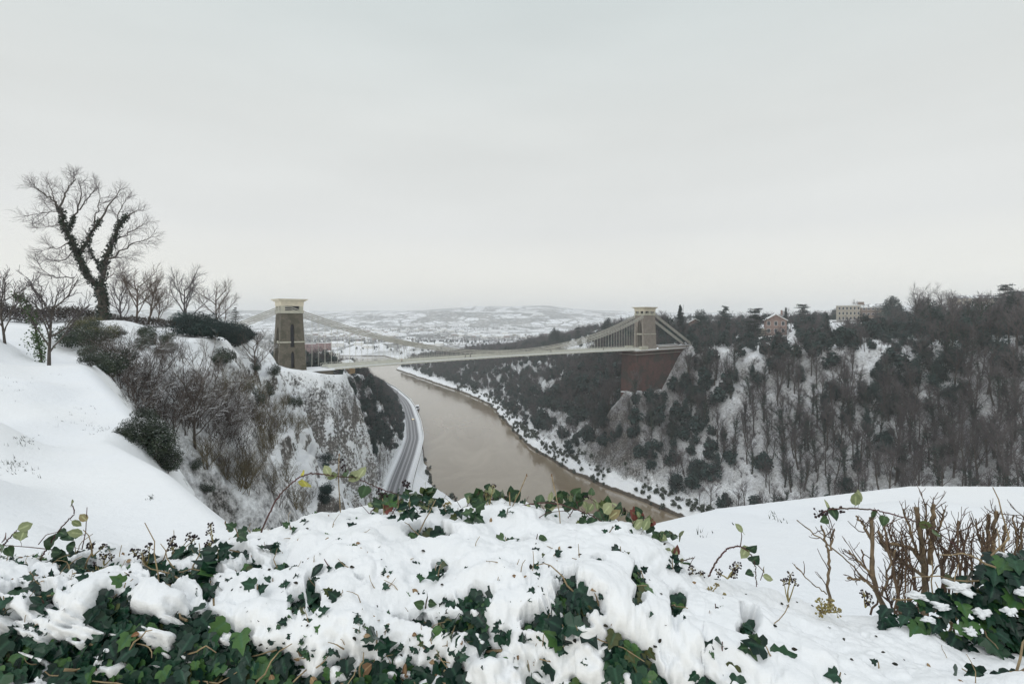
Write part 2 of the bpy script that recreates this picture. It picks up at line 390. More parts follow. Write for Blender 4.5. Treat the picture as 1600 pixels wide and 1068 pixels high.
mudf = rng_(n, l, math_(n, l, 'ADD', spz.outputs[2], math_(n, l, 'MULTIPLY_ADD', t1.outputs[0], 2.4, -1.2)), 1.2, 1.7, 1, 0)
near_col = mixc(n, l, mudf, near_col, mixc(n, l, rng_(n, l, t2.outputs[0], .4, .6), (.10, .08, .058), (.06, .05, .04)))
# far country: snow fields, hedgerows, woods, town speckle
vo = n.new('ShaderNodeTexVoronoi'); vo.feature = 'DISTANCE_TO_EDGE'; vo.inputs['Scale'].default_value = .0085
mpn = n.new('ShaderNodeMapping'); mpn.inputs['Scale'].default_value = (1, .7, 1); l.new(pos, mpn.inputs[0])
wv = noise_(n, l, pos, .003, 2, .5)
vadd = n.new('ShaderNodeVectorMath'); vadd.operation = 'MULTIPLY_ADD'; l.new(wv.outputs['Color'], vadd.inputs[0]); vadd.inputs[1].default_value = (160, 160, 0); l.new(mpn.outputs[0], vadd.inputs[2])
l.new(vadd.outputs[0], vo.inputs['Vector'])
hedge = rng_(n, l, vo.outputs['Distance'], .02, .09, 1, 0)
vo2 = n.new('ShaderNodeTexVoronoi'); vo2.inputs['Scale'].default_value = .0085; l.new(vadd.outputs[0], vo2.inputs['Vector'])
sc2 = n.new('ShaderNodeSeparateColor'); l.new(vo2.outputs['Color'], sc2.inputs[0])
woodf = rng_(n, l, sc2.outputs[0], .72, .78)
tw = noise_(n, l, pos, .0016, 5, .6); woodf2 = rng_(n, l, tw.outputs[0], .52, .57)
wd = math_(n, l, 'MAXIMUM', math_(n, l, 'MAXIMUM', woodf, woodf2), hedge)
tsp = noise_(n, l, pos, .035, 4, .7)
wd = math_(n, l, 'MULTIPLY', wd, rng_(n, l, tsp.outputs[0], .34, .5))
farc = mixc(n, l, wd, (.80, .82, .85), (.045, .05, .045))
fs = mixc(n, l, rng_(n, l, sc2.outputs[1], .3, .9), farc, mixc(n, l, .3, farc, (.42, .40, .36)))
out = mixc(n, l, afar, near_col, fs)
l.new(out, b.inputs['Base Color']); b.inputs['Roughness'].default_value = .75; b.inputs['Specular IOR Level'].default_value = .2
hb = math_(n, l, 'ADD', math_(n, l, 'MULTIPLY', t2.outputs[0], math_(n, l, 'MULTIPLY_ADD', arock, 1.4, .12)), math_(n, l, 'MULTIPLY', t3.outputs[0], .012))
bump_(n, l, b, hb, .7, 1.0)
M_GROUND = m
gr = mesh_np('ground', V, Q, M_GROUND, smooth=True, attrs=dict(veg=veg.ravel(), farm=farm.ravel(), rock=rock.ravel(), mud=mud.ravel()))
tag(gr, 'snow covered hills, cliffs and gorge sides on both banks of the river', kind='structure')

# ---- water
m, n, l, b = new_mat('muddy_river_water')
tcn = n.new('ShaderNodeNewGeometry')
mpn = n.new('ShaderNodeMapping'); mpn.inputs['Rotation'].default_value = (0, 0, R(25)); mpn.inputs['Scale'].default_value = (1, .45, 1); l.new(tcn.outputs['Position'], mpn.inputs[0])
w1 = noise_(n, l, mpn.outputs[0], .55, 5, .6, .6); w2 = noise_(n, l, mpn.outputs[0], .035, 4, .6, .8); w3 = noise_(n, l, mpn.outputs[0], .14, 3, .5)
c = mixc(n, l, rng_(n, l, w2.outputs[0], .35, .65), (.20, .158, .106), (.255, .212, .152))
l.new(c, b.inputs['Base Color']); b.inputs['IOR'].default_value = 1.6
l.new(rng_(n, l, w2.outputs[0], .35, .65, .05, .14), b.inputs['Roughness'])
hh = math_(n, l, 'ADD', math_(n, l, 'MULTIPLY', w1.outputs[0], .28), math_(n, l, 'MULTIPLY', w3.outputs[0], .5))
bump_(n, l, b, hh, .09, .14)
b.inputs['Specular IOR Level'].default_value = .5
wx = np.array([(-1600, 60, 0), (420, 60, 0), (420, 1640, 0), (-1600, 1640, 0)], float)
wt = mesh_np('river_water', wx, np.array([(0, 1, 2, 3)]), m); tag(wt, 'brown muddy tidal river winding through the gorge', kind='structure')

# ---- road ribbon with snow verges and river wall
def ribbon(pts, offs0, offs1, z, step=3.0, zf=None):
    P = np.array(pts, float); seg = np.r_[0, np.cumsum(np.hypot(*np.diff(P, axis=0).T))]
    s = np.arange(0, seg[-1], step); x = np.interp(s, seg, P[:, 0]); y = np.interp(s, seg, P[:, 1])
    kern = np.hanning(13); kern /= kern.sum()
    xs = np.convolve(np.pad(x, 6, 'edge'), kern, 'valid'); ys = np.convolve(np.pad(y, 6, 'edge'), kern, 'valid')
    tx = np.gradient(xs); ty = np.gradient(ys); L = np.hypot(tx, ty); nx, ny = ty/L, -tx/L   # right-hand normal
    return xs, ys, nx, ny, s
xs, ys, nx, ny, ss = ribbon(ROAD, 0, 0, 8)
def strip(name, o0, o1, z0, z1, mat, kind='structure', label=None):
    a = np.c_[xs+nx*o0, ys+ny*o0, np.full(len(xs), z0)]; b2 = np.c_[xs+nx*o1, ys+ny*o1, np.full(len(xs), z1)]
    V = np.concatenate([a, b2]); k = len(xs); i = np.arange(k-1)
    o = mesh_np(name, V, np.stack([i, i+k, i+k+1, i+1], -1), mat, smooth=True, attrs=dict(across=np.r_[np.zeros(k), np.ones(k)]))
    tag(o, label, kind=kind); return o
m, n, l, b = new_mat('slushy_road')
at = n.new('ShaderNodeAttribute'); at.attribute_name = 'across'; g = n.new('ShaderNodeNewGeometry')
tn = noise_(n, l, g.outputs['Position'], .35, 4, .6)
w = math_(n, l, 'ADD', at.outputs['Fac'], math_(n, l, 'MULTIPLY_ADD', tn.outputs[0], .05, -.025))
sw = math_(n, l, 'SINE', math_(n, l, 'MULTIPLY', w, 2*math.pi*4))
sl = rng_(n, l, sw, .1, .95)
edge = math_(n, l, 'MAXIMUM', rng_(n, l, w, .86, .97), rng_(n, l, w, .14, .03))
mid = math_(n, l, 'MULTIPLY', rng_(n, l, w, .49, .5), rng_(n, l, w, .515, .505))
sl = math_(n, l, 'MAXIMUM', math_(n, l, 'MULTIPLY', sl, .34), math_(n, l, 'MAXIMUM', math_(n, l, 'MULTIPLY', edge, .75), math_(n, l, 'MULTIPLY', mid, .6)))
l.new(mixc(n, l, sl, (.10, .10, .115), (.75, .77, .80)), b.inputs['Base Color']); b.inputs['Roughness'].default_value = .45
M_ROAD = m
M_SNOW = simple('snow', SNOW, (.79, .82, .85), rough=.7, scale=.8, bump=.01)
M_STONE = simple('grey_stone', (.22, .21, .19), (.13, .125, .115), rough=.9, scale=.9, bump=.05, snow=(.75, .2))
strip('riverside_road', -5, 5, 8.25, 8.25, M_ROAD, label='two lane riverside road with slush and dark wheel tracks')
strip('road_verge', 5, 6.5, 8.3, 8.3, M_SNOW, label='snowy verge on the cliff side of the road')
strip('pavement', -7.6, -5, 8.42, 8.42, M_SNOW, label='snow covered pavement on the river side of the road')
wb = MB()
for k in range(0, len(xs)-1):
    if ys[k] < 235 or ys[k] > 720: continue
    a = (xs[k]-nx[k]*7.9, ys[k]-ny[k]*7.9, 8.75); b2 = (xs[k+1]-nx[k+1]*7.9, ys[k+1]-ny[k+1]*7.9, 8.75)
    wb.bar(a, b2, .5, 1.1)
o = wb.build('river_wall', M_STONE); tag(o, 'low stone wall with snow on top between the road and the river', 'wall')
# ================================================================ SUSPENSION BRIDGE
AX = np.array([.771, .636]); AX /= np.linalg.norm(AX); SD = np.array([AX[1], -AX[0]])   # SD: side facing the camera
BO = np.array([-81.5, 190.0]); DK = 76.0; SPAN = 214.0
def bp(t, s, z): p = BO+AX*t+SD*s; return (p[0], p[1], DK+z)
def stone(name, c1, c2, brick=None, patchc=None, dirt=.5):
    m, n, l, b = new_mat(name)
    g = n.new('ShaderNodeNewGeometry'); pos = g.outputs['Position']
    mp = n.new('ShaderNodeMapping'); mp.inputs['Rotation'].default_value = (0, 0, -math.atan2(AX[1], AX[0])); l.new(pos, mp.inputs[0])
    s3 = n.new('ShaderNodeSeparateXYZ'); l.new(mp.outputs[0], s3.inputs[0])
    cb = n.new('ShaderNodeCombineXYZ'); l.new(math_(n, l, 'ADD', s3.outputs[0], s3.outputs[1]), cb.inputs[0]); l.new(s3.outputs[2], cb.inputs[1])
    br = n.new('ShaderNodeTexBrick'); l.new(cb.outputs[0], br.inputs[0]); br.inputs['Scale'].default_value = 1
    br.inputs['Brick Width'].default_value = 1.1; br.inputs['Row Height'].default_value = .42; br.inputs['Mortar Size'].default_value = .035
    br.inputs['Color1'].default_value = (*c1, 1); br.inputs['Color2'].default_value = (*c2, 1); br.inputs['Mortar'].default_value = (*[x*.6 for x in c2], 1)
    t = noise_(n, l, pos, .35, 5, .65); t2 = noise_(n, l, pos, 1.4, 4, .6)
    c = br.outputs['Color']
    c = mixc(n, l, rng_(n, l, t2.outputs[0], .35, .65), c, tuple(x*.72 for x in c1))
    if patchc: c = mixc(n, l, rng_(n, l, t.outputs[0], .47, .62), c, patchc)
    l.new(c, b.inputs['Base Color']); b.inputs['Roughness'].default_value = .9; b.inputs['Specular IOR Level'].default_value = .2
    bump_(n, l, b, t2.outputs[0], .5, .12); return m
M_TST = stone('pennant_stone', (.175, .155, .12), (.11, .10, .08), patchc=(.085, .08, .058))
M_TST2 = stone('weathered_stone', (.33, .29, .25), (.24, .215, .19), patchc=(.21, .185, .16))
def streaked(m, dark):
    n, l = m.node_tree.nodes, m.node_tree.links; b = [x for x in n if x.type == 'BSDF_PRINCIPLED'][0]
    src = b.inputs['Base Color'].links[0].from_socket; g = n.new('ShaderNodeNewGeometry'); mp = n.new('ShaderNodeMapping'); mp.inputs['Scale'].default_value = (1, 1, .12); l.new(g.outputs['Position'], mp.inputs[0])
    t = noise_(n, l, mp.outputs[0], .55, 5, .65); t2 = noise_(n, l, g.outputs['Position'], .10, 3, .6)
    c = mixc(n, l, rng_(n, l, t.outputs[0], .46, .66), src, dark); c = mixc(n, l, rng_(n, l, t2.outputs[0], .46, .62), c, (.062, .056, .048)); l.new(c, b.inputs['Base Color']); return m
M_RED = stone('red_sandstone', (.165, .085, .075), (.11, .065, .058), patchc=(.068, .055, .047))
streaked(M_RED, (.085, .055, .05))
M_CREAM = simple('cream_stone', (.70, .635, .50), (.60, .55, .44), rough=.8, scale=.6, snow=(.9, .1))
M_TOPST = simple('lichen_stone', (.50, .48, .39), (.41, .41, .34), rough=.85, scale=.9)
M_IRON = simple('pale_grey_iron', (.60, .60, .53), (.52, .52, .46), rough=.6, scale=.6)
M_IRON2 = simple('pale_iron_chain', (.46, .45, .40), (.36, .35, .31), rough=.6, scale=.8)
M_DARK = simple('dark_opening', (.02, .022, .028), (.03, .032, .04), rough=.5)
M_DECKS = simple('slushy_deck', (.62, .63, .62), (.45, .45, .44), rough=.6, scale=.3)
bridge = empty('suspension_bridge', (0, 0, 0))
tag(bridge, 'long pale suspension bridge with two stone towers spanning the river gorge', 'suspension bridge')
def make_tower(t0, ab, at_, bb, bt, mat, slits, band_z, tall_arch, label, base=-2.0):
    """a: half length along the axis, b: half width across"""
    H = 20.8
    def a_(z): return ab+(at_-ab)*min(max(z/H, -.1), 1)**.85 if z > 0 else ab
    def b_(z): return bb+(bt-bb)*min(max(z/H, 0), 1)**.85 if z > 0 else bb
    aw, ah = 2.15, tall_arch
    def w_(z):                       # half width of the road arch
        if z >= ah: return 0
        zz = max(z, 0); k = zz/ah
        return aw*(1-.10*k)*math.sqrt(max(0, 1-max(0, (k-.45)/.55)**2.2))
    levels = sorted(set([base, 0]+[i*.8 for i in range(0, 27)]+[H, ah]+[z for s in slits for z in s[:2]]))
    levels = [z for z in levels if z <= H]
    V = []; q = []
    def quad(*p):
        k = len(V); V.extend(p); q.append((k, k+1, k+2, k+3))
    for z0, z1 in zip(levels[:-1], levels[1:]):
        a0, a1, b0, b1 = a_(z0), a_(z1), b_(z0), b_(z1)
        w0, w1 = (w_(z0), w_(z1)) if z1 > 0 else (0, 0)
        for s in (-1, 1):
            for f in (-1, 1):       # portal faces
                quad(bp(t0+f*a0, s*w0, z0), bp(t0+f*a0, s*b0, z0), bp(t0+f*a1, s*b1, z1), bp(t0+f*a1, s*w1, z1))
            if w0 > 0 or w1 > 0:    # passage wall
                quad(bp(t0-a0, s*w0, z0), bp(t0+a0, s*w0, z0), bp(t0+a1, s*w1, z1), bp(t0-a1, s*w1, z1))
            act = [sl for sl in slits if z0 >= sl[0]-1e-6 and z1 <= sl[1]+1e-6]
            if act:
                z_a, z_b, sw = act[0]
                def sw_(z): return sw*(math.sqrt(max(0, 1-((z-(z_b-1.6))/1.6)**2)) if z > z_b-1.6 else 1)
                s0, s1 = sw_(z0), sw_(z1); dp = 1.0
                for e in (-1, 1):
                    quad(bp(t0+e*a0, s*b0, z0), bp(t0+e*s0, s*b0, z0), bp(t0+e*s1, s*b1, z1), bp(t0+e*a1, s*b1, z1))
                    quad(bp(t0+e*s0, s*b0, z0), bp(t0+e*s0, s*(b0-dp), z0), bp(t0+e*s1, s*(b1-dp), z1), bp(t0+e*s1, s*b1, z1))
            else:
                quad(bp(t0-a0, s*b0, z0), bp(t0+a0, s*b0, z0), bp(t0+a1, s*b1, z1), bp(t0-a1, s*b1, z1))
    tw = mesh_np('tower', np.array(V), np.array(q), mat, bridge); tag(tw, label)
    for z_a, z_b, sw in slits:       # dark glazing set back in each slit, both sides
        for s in (-1, 1):
            mb = MB(); z_m = (z_a+z_b)/2
            p0 = bp(t0, s*(b_(z_a)-.95), z_a); p1 = bp(t0, s*(b_(z_b)-.95), z_b)
            mb.bar(p0, p1, 2*sw+.3, .1) if False else mb.add([bp(t0-sw, s*(b_(z_a)-.9), z_a), bp(t0+sw, s*(b_(z_a)-.9), z_a), bp(t0+sw, s*(b_(z_b)-.9), z_b), bp(t0-sw, s*(b_(z_b)-.9), z_b),
                     bp(t0-sw, s*(b_(z_a)-1.1), z_a), bp(t0+sw, s*(b_(z_a)-1.1), z_a), bp(t0+sw, s*(b_(z_b)-1.1), z_b), bp(t0-sw, s*(b_(z_b)-1.1), z_b)],
                     [(0, 1, 2, 3), (7, 6, 5, 4), (0, 4, 5, 1), (1, 5, 6, 2), (2, 6, 7, 3), (3, 7, 4, 0)])
            mb.build('slit_window', M_DARK, tw)
    def ring(mb, z0, z1, ga0, ga1, hole=None):
        V = []
        for z, g in ((z0, ga0), (z1, ga1)):
            for e, s in ((-1, -1), (1, -1), (1, 1), (-1, 1)): V.append(bp(t0+e*(a_(min(z, H))+g), s*(b_(min(z, H))+g), z))
        mb.add(V, [(0, 3, 2, 1), (4, 5, 6, 7), (0, 1, 5, 4), (1, 2, 6, 5), (2, 3, 7, 6), (3, 0, 4, 7)])
    if band_z:
        for s in (-1, 1):
            mb = MB(); a0 = a_(band_z)+.12
            for lo, hi in ((-a0, -.55), (.55, a0)):
                V = [bp(t0+x, s*y, z) for z in (band_z, band_z+.45) for x, y in ((lo, b_(band_z)-.3), (hi, b_(band_z)-.3), (hi, b_(band_z)+.14), (lo, b_(band_z)+.14))]
                mb.add(V, [(0, 3, 2, 1), (4, 5, 6, 7), (0, 1, 5, 4), (1, 2, 6, 5), (2, 3, 7, 6), (3, 0, 4, 7)])
            mb.build('string_course', M_TOPST, tw)
        mb = MB()
        V = [bp(t0+x, y, z) for z in (band_z-.3, band_z+.6) for x, y in ((-a_(band_z)+.4, -aw), (a_(band_z)-.4, -aw), (a_(band_z)-.4, aw), (-a_(band_z)+.4, aw))]
        mb.add(V, [(0, 3, 2, 1), (4, 5, 6, 7), (0, 1, 5, 4), (1, 2, 6, 5), (2, 3, 7, 6), (3, 0, 4, 7)])
        mb.build('arch_transom', M_TOPST, tw)
    # head: pale band, open saddle chamber with piers, lintel and cornice
    mb = MB(); ring(mb, H, H+1.0, .25, .30); mb.build('head_band', M_TOPST, tw)
    zA, zB = H+1.0, H+2.6; qb = [(0, 3, 2, 1), (4, 5, 6, 7), (0, 1, 5, 4), (1, 2, 6, 5), (2, 3, 7, 6), (3, 0, 4, 7)]
    def pier(c): mb = MB(); mb.add(c, qb); mb.build('saddle_pier', M_TOPST, tw)
    ah_, bh_ = at_+.1, bt+.1
    pw = .9
    for e in (-1, 1):
        for s in (-1, 1):
            for dx, dy in ((0, 0),):
                c = [bp(t0+e*(ah_-x), s*(bh_-y), z) for z in (zA, zB) for x, y in ((0, 0), (pw*1.5, 0), (pw*1.5, pw), (0, pw))]
                pier(c)
        c = [bp(t0+e*(ah_-x), y, z) for z in (zA, zB) for x, y in ((0, -.7), (pw, -.7), (pw, .7), (0, .7))]
        pier(c)
    if tall_arch > 16.5:            # the far tower has an extra pier between two openings
        for s in (-1, 1):
            c = [bp(t0+x, s*(bh_-y), z) for z in (zA, zB) for x, y in ((-.8, 0), (.8, 0), (.8, pw), (-.8, pw))]
            pier(c)
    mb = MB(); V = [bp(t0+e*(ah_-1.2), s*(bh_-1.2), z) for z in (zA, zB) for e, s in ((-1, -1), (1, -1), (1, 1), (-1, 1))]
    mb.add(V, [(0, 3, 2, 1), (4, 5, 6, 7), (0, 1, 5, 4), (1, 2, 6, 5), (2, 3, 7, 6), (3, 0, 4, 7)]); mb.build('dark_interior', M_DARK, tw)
    mb = MB(); ring(mb, H+2.6, H+4.3, .15, .3); ring(mb, H+4.3, H+4.75, .65, .95); ring(mb, H+4.75, H+5.2, 1.25, 1.45); mb.build('cornice', M_CREAM, tw)
    mb = MB(); ring(mb, H+5.2, H+5.45, 1.2, 1.0); mb.build('snow_cap', M_SNOW, tw)
    return tw
make_tower(0, 4.85, 3.75, 4.3, 3.4, M_TST, [(1.2, 7.2, .62), (8.6, 17.0, .72)], 10.2, 16.0, 'near brown stone tower with tall slit windows, on the left cliff')
make_tower(SPAN, 6.3, 5.6, 4.2, 3.5, M_TST2, [], 9.0, 17.6, 'far stone tower with open road arch, above the red brick abutment')
# ---- abutments
mb = MB()
def slab(mb, t0, t1, s0, s1, z0, z1, tap=0.):
    V = [bp(t, s, z0) for t, s in ((t0, s0), (t1, s0), (t1, s1), (t0, s1))]+[bp(t, s, z1) for t, s in ((t0+tap, s0+tap), (t1, s0+tap), (t1, s1-tap), (t0+tap, s1-tap))]
    mb.add(V, [(0, 3, 2, 1), (4, 5, 6, 7), (0, 1, 5, 4), (1, 2, 6, 5), (2, 3, 7, 6), (3, 0, 4, 7)])
slab(mb, -10, 14, -6.2, 6.2, -9, -.35); o = mb.build('abutment', M_TST, bridge); tag(o, 'low stone abutment under the near tower')
mb = MB(); slab(mb, -10.3, 14.4, -6.6, 6.6, -.34, .1); mb.build('abutment_ledge', M_SNOW, o)
mb = MB()
E = SPAN
slab(mb, E-17, E+44, -6.2, 6.2, -40, -1.2, .9)
o = mb.build('abutment', M_RED, bridge); tag(o, 'massive red sandstone abutment under the far tower')
mb2 = MB(); slab(mb2, E-17.6, E+44, -6.7, 6.7, -1.2, -.5); slab(mb2, E-17.3, E+44, -6.4, 6.4, -3.1, -2.7); mb2.build('coping', M_TST2, o)
mb2 = MB(); slab(mb2, E-17.4, E+44, -6.5, 6.5, -.5, -.22); mb2.build('coping_snow', M_SNOW, o)
mb2 = MB(); slab(mb2, E+6.5, E+44, 5.3, 5.8, -.25, 1.15); slab(mb2, E+6.5, E+44, -5.8, -5.3, -.25, 1.15); mb2.build('parapet_wall', M_TST2, o)
mb2 = MB(); slab(mb2, E+6.5, E+44, 5.2, 5.9, 1.15, 1.35); slab(mb2, E+6.5, E+44, -5.9, -5.2, 1.15, 1.35); mb2.build('parapet_snow', M_SNOW, o)
mb2 = MB(); slab(mb2, E-18.5, E-7, -4, 7.6, -36, -26, .3); o2 = mb2.build('lower_buttress', M_RED, o)
mb2 = MB(); slab(mb2, E-18.7, E-6.8, -4.2, 7.8, -26, -25.6); mb2.build('buttress_snow', M_SNOW, o)
# ---- deck
def camber(t): return 1.0*(1-((t-SPAN/2)/(SPAN/2))**2)
T0, T1 = 13.0, SPAN-6.0
def strip_beam(mb, s0, s1, z0, z1, ta, tb, step=4):
    ts = np.arange(ta, tb+.01, step)
    for a, b2 in zip(ts[:-1], ts[1:]):
        V = [bp(t, s, z+camber(t)) for t in (a, b2) for s, z in ((s0, z0), (s1, z0), (s1, z1), (s0, z1))]
        mb.add(V, [(0, 1, 5, 4), (1, 2, 6, 5), (2, 3, 7, 6), (3, 0, 4, 7)])
mb = MB(); strip_beam(mb, -3.0, 3.0, -.45, -.02, T0, T1); deck = mb.build('road_deck', M_DECKS, bridge)
for s0 in (3.25, -4.9): mb = MB(); strip_beam(mb, s0, s0+1.65, -.35, .12, T0, T1); mb.build('footway', M_SNOW, deck)
mb = MB()
for s in (-3.12, 3.12): strip_beam(mb, s-.1, s+.1, -.75, .95, T0, T1)
for t in np.arange(T0, T1, 2.44): mb.bar(bp(t, -4.9, -.6+camber(t)), bp(t, 4.9, -.6+camber(t)), .18, .5)
mb.build('girder', M_IRON, bridge)
mb = MB()
for s in (-4.95, 4.95):
    strip_beam(mb, s-.06, s+.06, -.62, -.12, T0, T1)
    strip_beam(mb, s-.05, s+.05, 1.32, 1.45, T0, T1); strip_beam(mb, s-.03, s+.03, .2, .28, T0, T1); strip_beam(mb, s-.03, s+.03, .72, .78, T0, T1)
    for t in np.arange(T0, T1, 1.22): mb.bar(bp(t, s, .1+camber(t)), bp(t, s, 1.35+camber(t)), .07)
    for k, t in enumerate(np.arange(T0, T1-1.22, 1.22)):
        z0, z1 = (.25, 1.3) if k % 2 else (1.3, .25)
        mb.bar(bp(t, s, z0+camber(t)), bp(t+1.22, s, z1+camber(t+1.22)), .05)
mb.build('railing', M_IRON, bridge)
# end block of the deck at the far tower
mb = MB(); slab(mb, SPAN-12, SPAN-5.5, 4.3, 6.4, -1.4, 1.9); slab(mb, SPAN-12, SPAN-5.5, -6.4, -4.3, -1.4, 1.9); mb.build('deck_end_block', M_TOPST, bridge)
# ---- chains
def cz(t):                      # chain height above deck level
    u_ = (t-SPAN/2)/(SPAN/2); return 2.3+19.9*u_*u_
for s in (-3.12, 3.12):
    for k in range(3):
        dz = (k-1)*.72
        pts = [(-58, -1.5+dz*.3)]+[(-58+i*6.0, -1.5+(22.4+1.5)*(i*6.0/55)+dz) for i in range(1, 9)]+[(-3, 22.4+dz)]
        pts += [(t, cz(t)+dz) for t in np.linspace(0, SPAN, 57)]
        pts += [(SPAN+3, 22.4+dz)]+[(SPAN+3+i*6.0, 22.4-(22.4+1.0)*(i*6.0/50)+dz) for i in range(1, 8)]+[(SPAN+53, -1.0+dz*.3)]
        mb = MB()
        for (t, z), (t2, z2) in zip(pts[:-1], pts[1:]):
            mb.bar(bp(t, s, z), bp(t2, s, z2), .36, .32)
            p = np.array(bp(t, s, z)); q_ = np.array(bp(t2, s, z2)); d = (q_-p)/np.linalg.norm(q_-p)*.5
            mb.bar(p-d*.6, p+d*.6, .46, .36)
        mb.build('chain', M_IRON2, bridge)
hs = []
for s in (-3.12, 3.12):
    for i, t in enumerate(np.arange(4.5, SPAN-4, 2.44)):
        k = i % 3; zt = cz(t)+(k-1)*.72; zb = camber(t)+.9
        if zt-zb < .4: continue
        Y = bp(t, s, 0)[1]; hs.append(((zt-zb)/Y, t, s, zb, zt))
hs.sort(reverse=True)
rest = MB()
for i, (_, t, s, zb, zt) in enumerate(hs):
    mb = MB() if i < 96 else rest
    mb.tube([bp(t, s, zb), bp(t, s, zt)], .045, 4)
    if i < 96: mb.build('hanger', M_IRON, bridge)
o = rest.build('short_hangers', M_IRON, bridge); tag(o, kind='stuff')
# ================================================================ PLANT BUILDERS
def hit(u, v, ymax=4000):
    """where the line of sight through a photograph pixel meets the ground (used once, to read positions)"""
    Y = np.exp(np.linspace(math.log(2.5), math.log(ymax), 1500)); X = (u-800)/F*Y; Z = ZC-(v-497)/F*Y
    g = gridz(X, Y); k = np.nonzero(g > Z)[0]
    if not len(k): return None
    k = k[0]; return Vector((X[k], Y[k], g[k]))
def tubes(polys, k=3):
    """polys: list of (pts (n,3), radii (n,)) -> V, quads in one go"""
    by = {}
    for p, r in polys: by.setdefault(len(p), []).append((p, r))
    Vs = []; Qs = []; off = 0
    for n_, L in by.items():
        P = np.array([p for p, _ in L]); r = np.array([q for _, q in L])
        T = np.gradient(P, axis=1); T /= np.linalg.norm(T, axis=2)[..., None]+1e-9
        ref = np.where(np.abs(T[:, :1, 2:3]) < .8, np.array([0, 0, 1.]), np.array([1., 0, 0]))
        A = np.cross(T, np.broadcast_to(ref, T.shape)); A /= np.linalg.norm(A, axis=2)[..., None]+1e-9; B = np.cross(T, A)
        an = np.arange(k)*2*np.pi/k
        V = P[:, :, None]+r[:, :, None, None]*(np.cos(an)[:, None]*A[:, :, None]+np.sin(an)[:, None]*B[:, :, None])
        m = len(L); V = V.reshape(-1, 3)
        base = (np.arange(m)*n_*k)[:, None, None]; i = (np.arange(n_-1)*k)[None, :, None]; j = np.arange(k)[None, None]; j2 = (j+1) % k
        q = np.stack([base+i+j, base+i+j2, base+i+k+j2, base+i+k+j], -1).reshape(-1, 4)
        Vs.append(V); Qs.append(q+off); off += len(V)
    return np.concatenate(Vs), np.concatenate(Qs)
def unit(v): return v/(np.linalg.norm(v)+1e-9)
def path(rs, p0, d, L, n=5, wig=.12, up=.0, droop=0.):
    pts = [np.array(p0, float)]; d = unit(np.array(d, float)); st = L/(n-1)
    for i in range(n-1):
        d = unit(d+rs.normal(0, wig, 3)+np.array([0, 0, up-droop*i/(n-1)])); pts.append(pts[-1]+d*st)
    return np.array(pts)
def side_dir(rs, t, ang, outw=None):
    r = unit(np.cross(t, rs.normal(0, 1, 3)))
    if outw is not None: r = unit(r+outw*.7)
    return unit(t*math.cos(ang)+r*math.sin(ang))
def sprout(rs, P, rad, lvl, out, cfg):
    """side shoots all along a limb, level by level"""
    if lvl >= len(cfg): return
    c = cfg[lvl]; n = c['n'] if isinstance(c['n'], int) else rs.randint(*c['n'])
    for i in range(n):
        t = c.get('t0', .25)+(1-c.get('t0', .25))*(i+rs.uniform(.1, .9))/n
        x = t*(len(P)-1); k = min(int(x), len(P)-2); f = x-k
        p = P[k]*(1-f)+P[k+1]*f; tg = unit(P[k+1]-P[k]); r = (rad[k]*(1-f)+rad[k+1]*f)
        d = side_dir(rs, tg, c.get('ang', .7)*rs.uniform(.7, 1.3))
        L = c['L']*rs.uniform(.7, 1.25)*(1.15-.55*t if c.get('taper', True) else 1)
        pts = path(rs, p, d, L, c.get('pts', 4), c.get('wig', .13), c.get('up', .08))
        r0 = min(r*.7, c['r']); rr = np.linspace(r0, max(r0*.4, c.get('rmin', .01)), len(pts))
        out.append((lvl, pts, rr)); sprout(rs, pts, rr, lvl+1, out, cfg)
def leafcards(rs, C, size, nrm=None, jitter=.6, wid=.62, fold=.22):
    """folded leaf shaped faces (two quads each) at centres C"""
    n = len(C); C = np.asarray(C, float); size = np.broadcast_to(size, (n,))
    N_ = rs.normal(0, 1, (n, 3)) if nrm is None else nrm+rs.normal(0, jitter, (n, 3))
    N_ /= np.linalg.norm(N_, axis=1)[:, None]+1e-9
    A = np.cross(N_, rs.normal(0, 1, (n, 3))); A /= np.linalg.norm(A, axis=1)[:, None]+1e-9; B = np.cross(N_, A)
    s = size[:, None]
    a = C-A*s*.5; b_ = C+A*s*.5; c = C+B*s*.5*wid-N_*s*fold; d = C-B*s*.5*wid-N_*s*fold
    V = np.stack([a, c, b_, d], 1).reshape(-1, 3); i = np.arange(n)*4
    return V, np.concatenate([np.stack([i, i+1, i+2], 1), np.stack([i, i+2, i+3], 1)])
def clumpy(rs, n, rx, ry, rz_, lumps=9, inner=.35):
    """points through a lumpy crown volume, most of them near the surface of its lumps"""
    a = rs.normal(0, 1, (lumps, 3)); a /= np.linalg.norm(a, axis=1)[:, None]; a *= rs.uniform(.25, .72, (lumps, 1))
    rr = rs.uniform(.30, .52, lumps); k = rs.randint(0, lumps, n)
    d = rs.normal(0, 1, (n, 3)); d /= np.linalg.norm(d, axis=1)[:, None]
    rad = rr[k]*(inner+(1-inner)*rs.uniform(0, 1, n)**.4)*rs.uniform(.85, 1.15, n)
    P = a[k]+d*rad[:, None]; return P*np.array([rx, ry, rz_]), d
M_BARK = simple('grey_brown_bark', (.060, .052, .045), (.10, .088, .075), rough=.9, scale=4, snow=(.80, .15, 3), bump=.02)
M_TWIG = simple('bare_twigs', (.078, .070, .074), (.115, .102, .104), rough=.9, scale=.7, var=.35)
M_TWIGS = simple('snowy_twigs', (.075, .062, .055), (.11, .092, .08), rough=.9, scale=2, snow=(.62, .2, 4), var=.25)
M_RUST = simple('russet_twigs', (.125, .092, .072), (.09, .074, .062), rough=.9, scale=2)
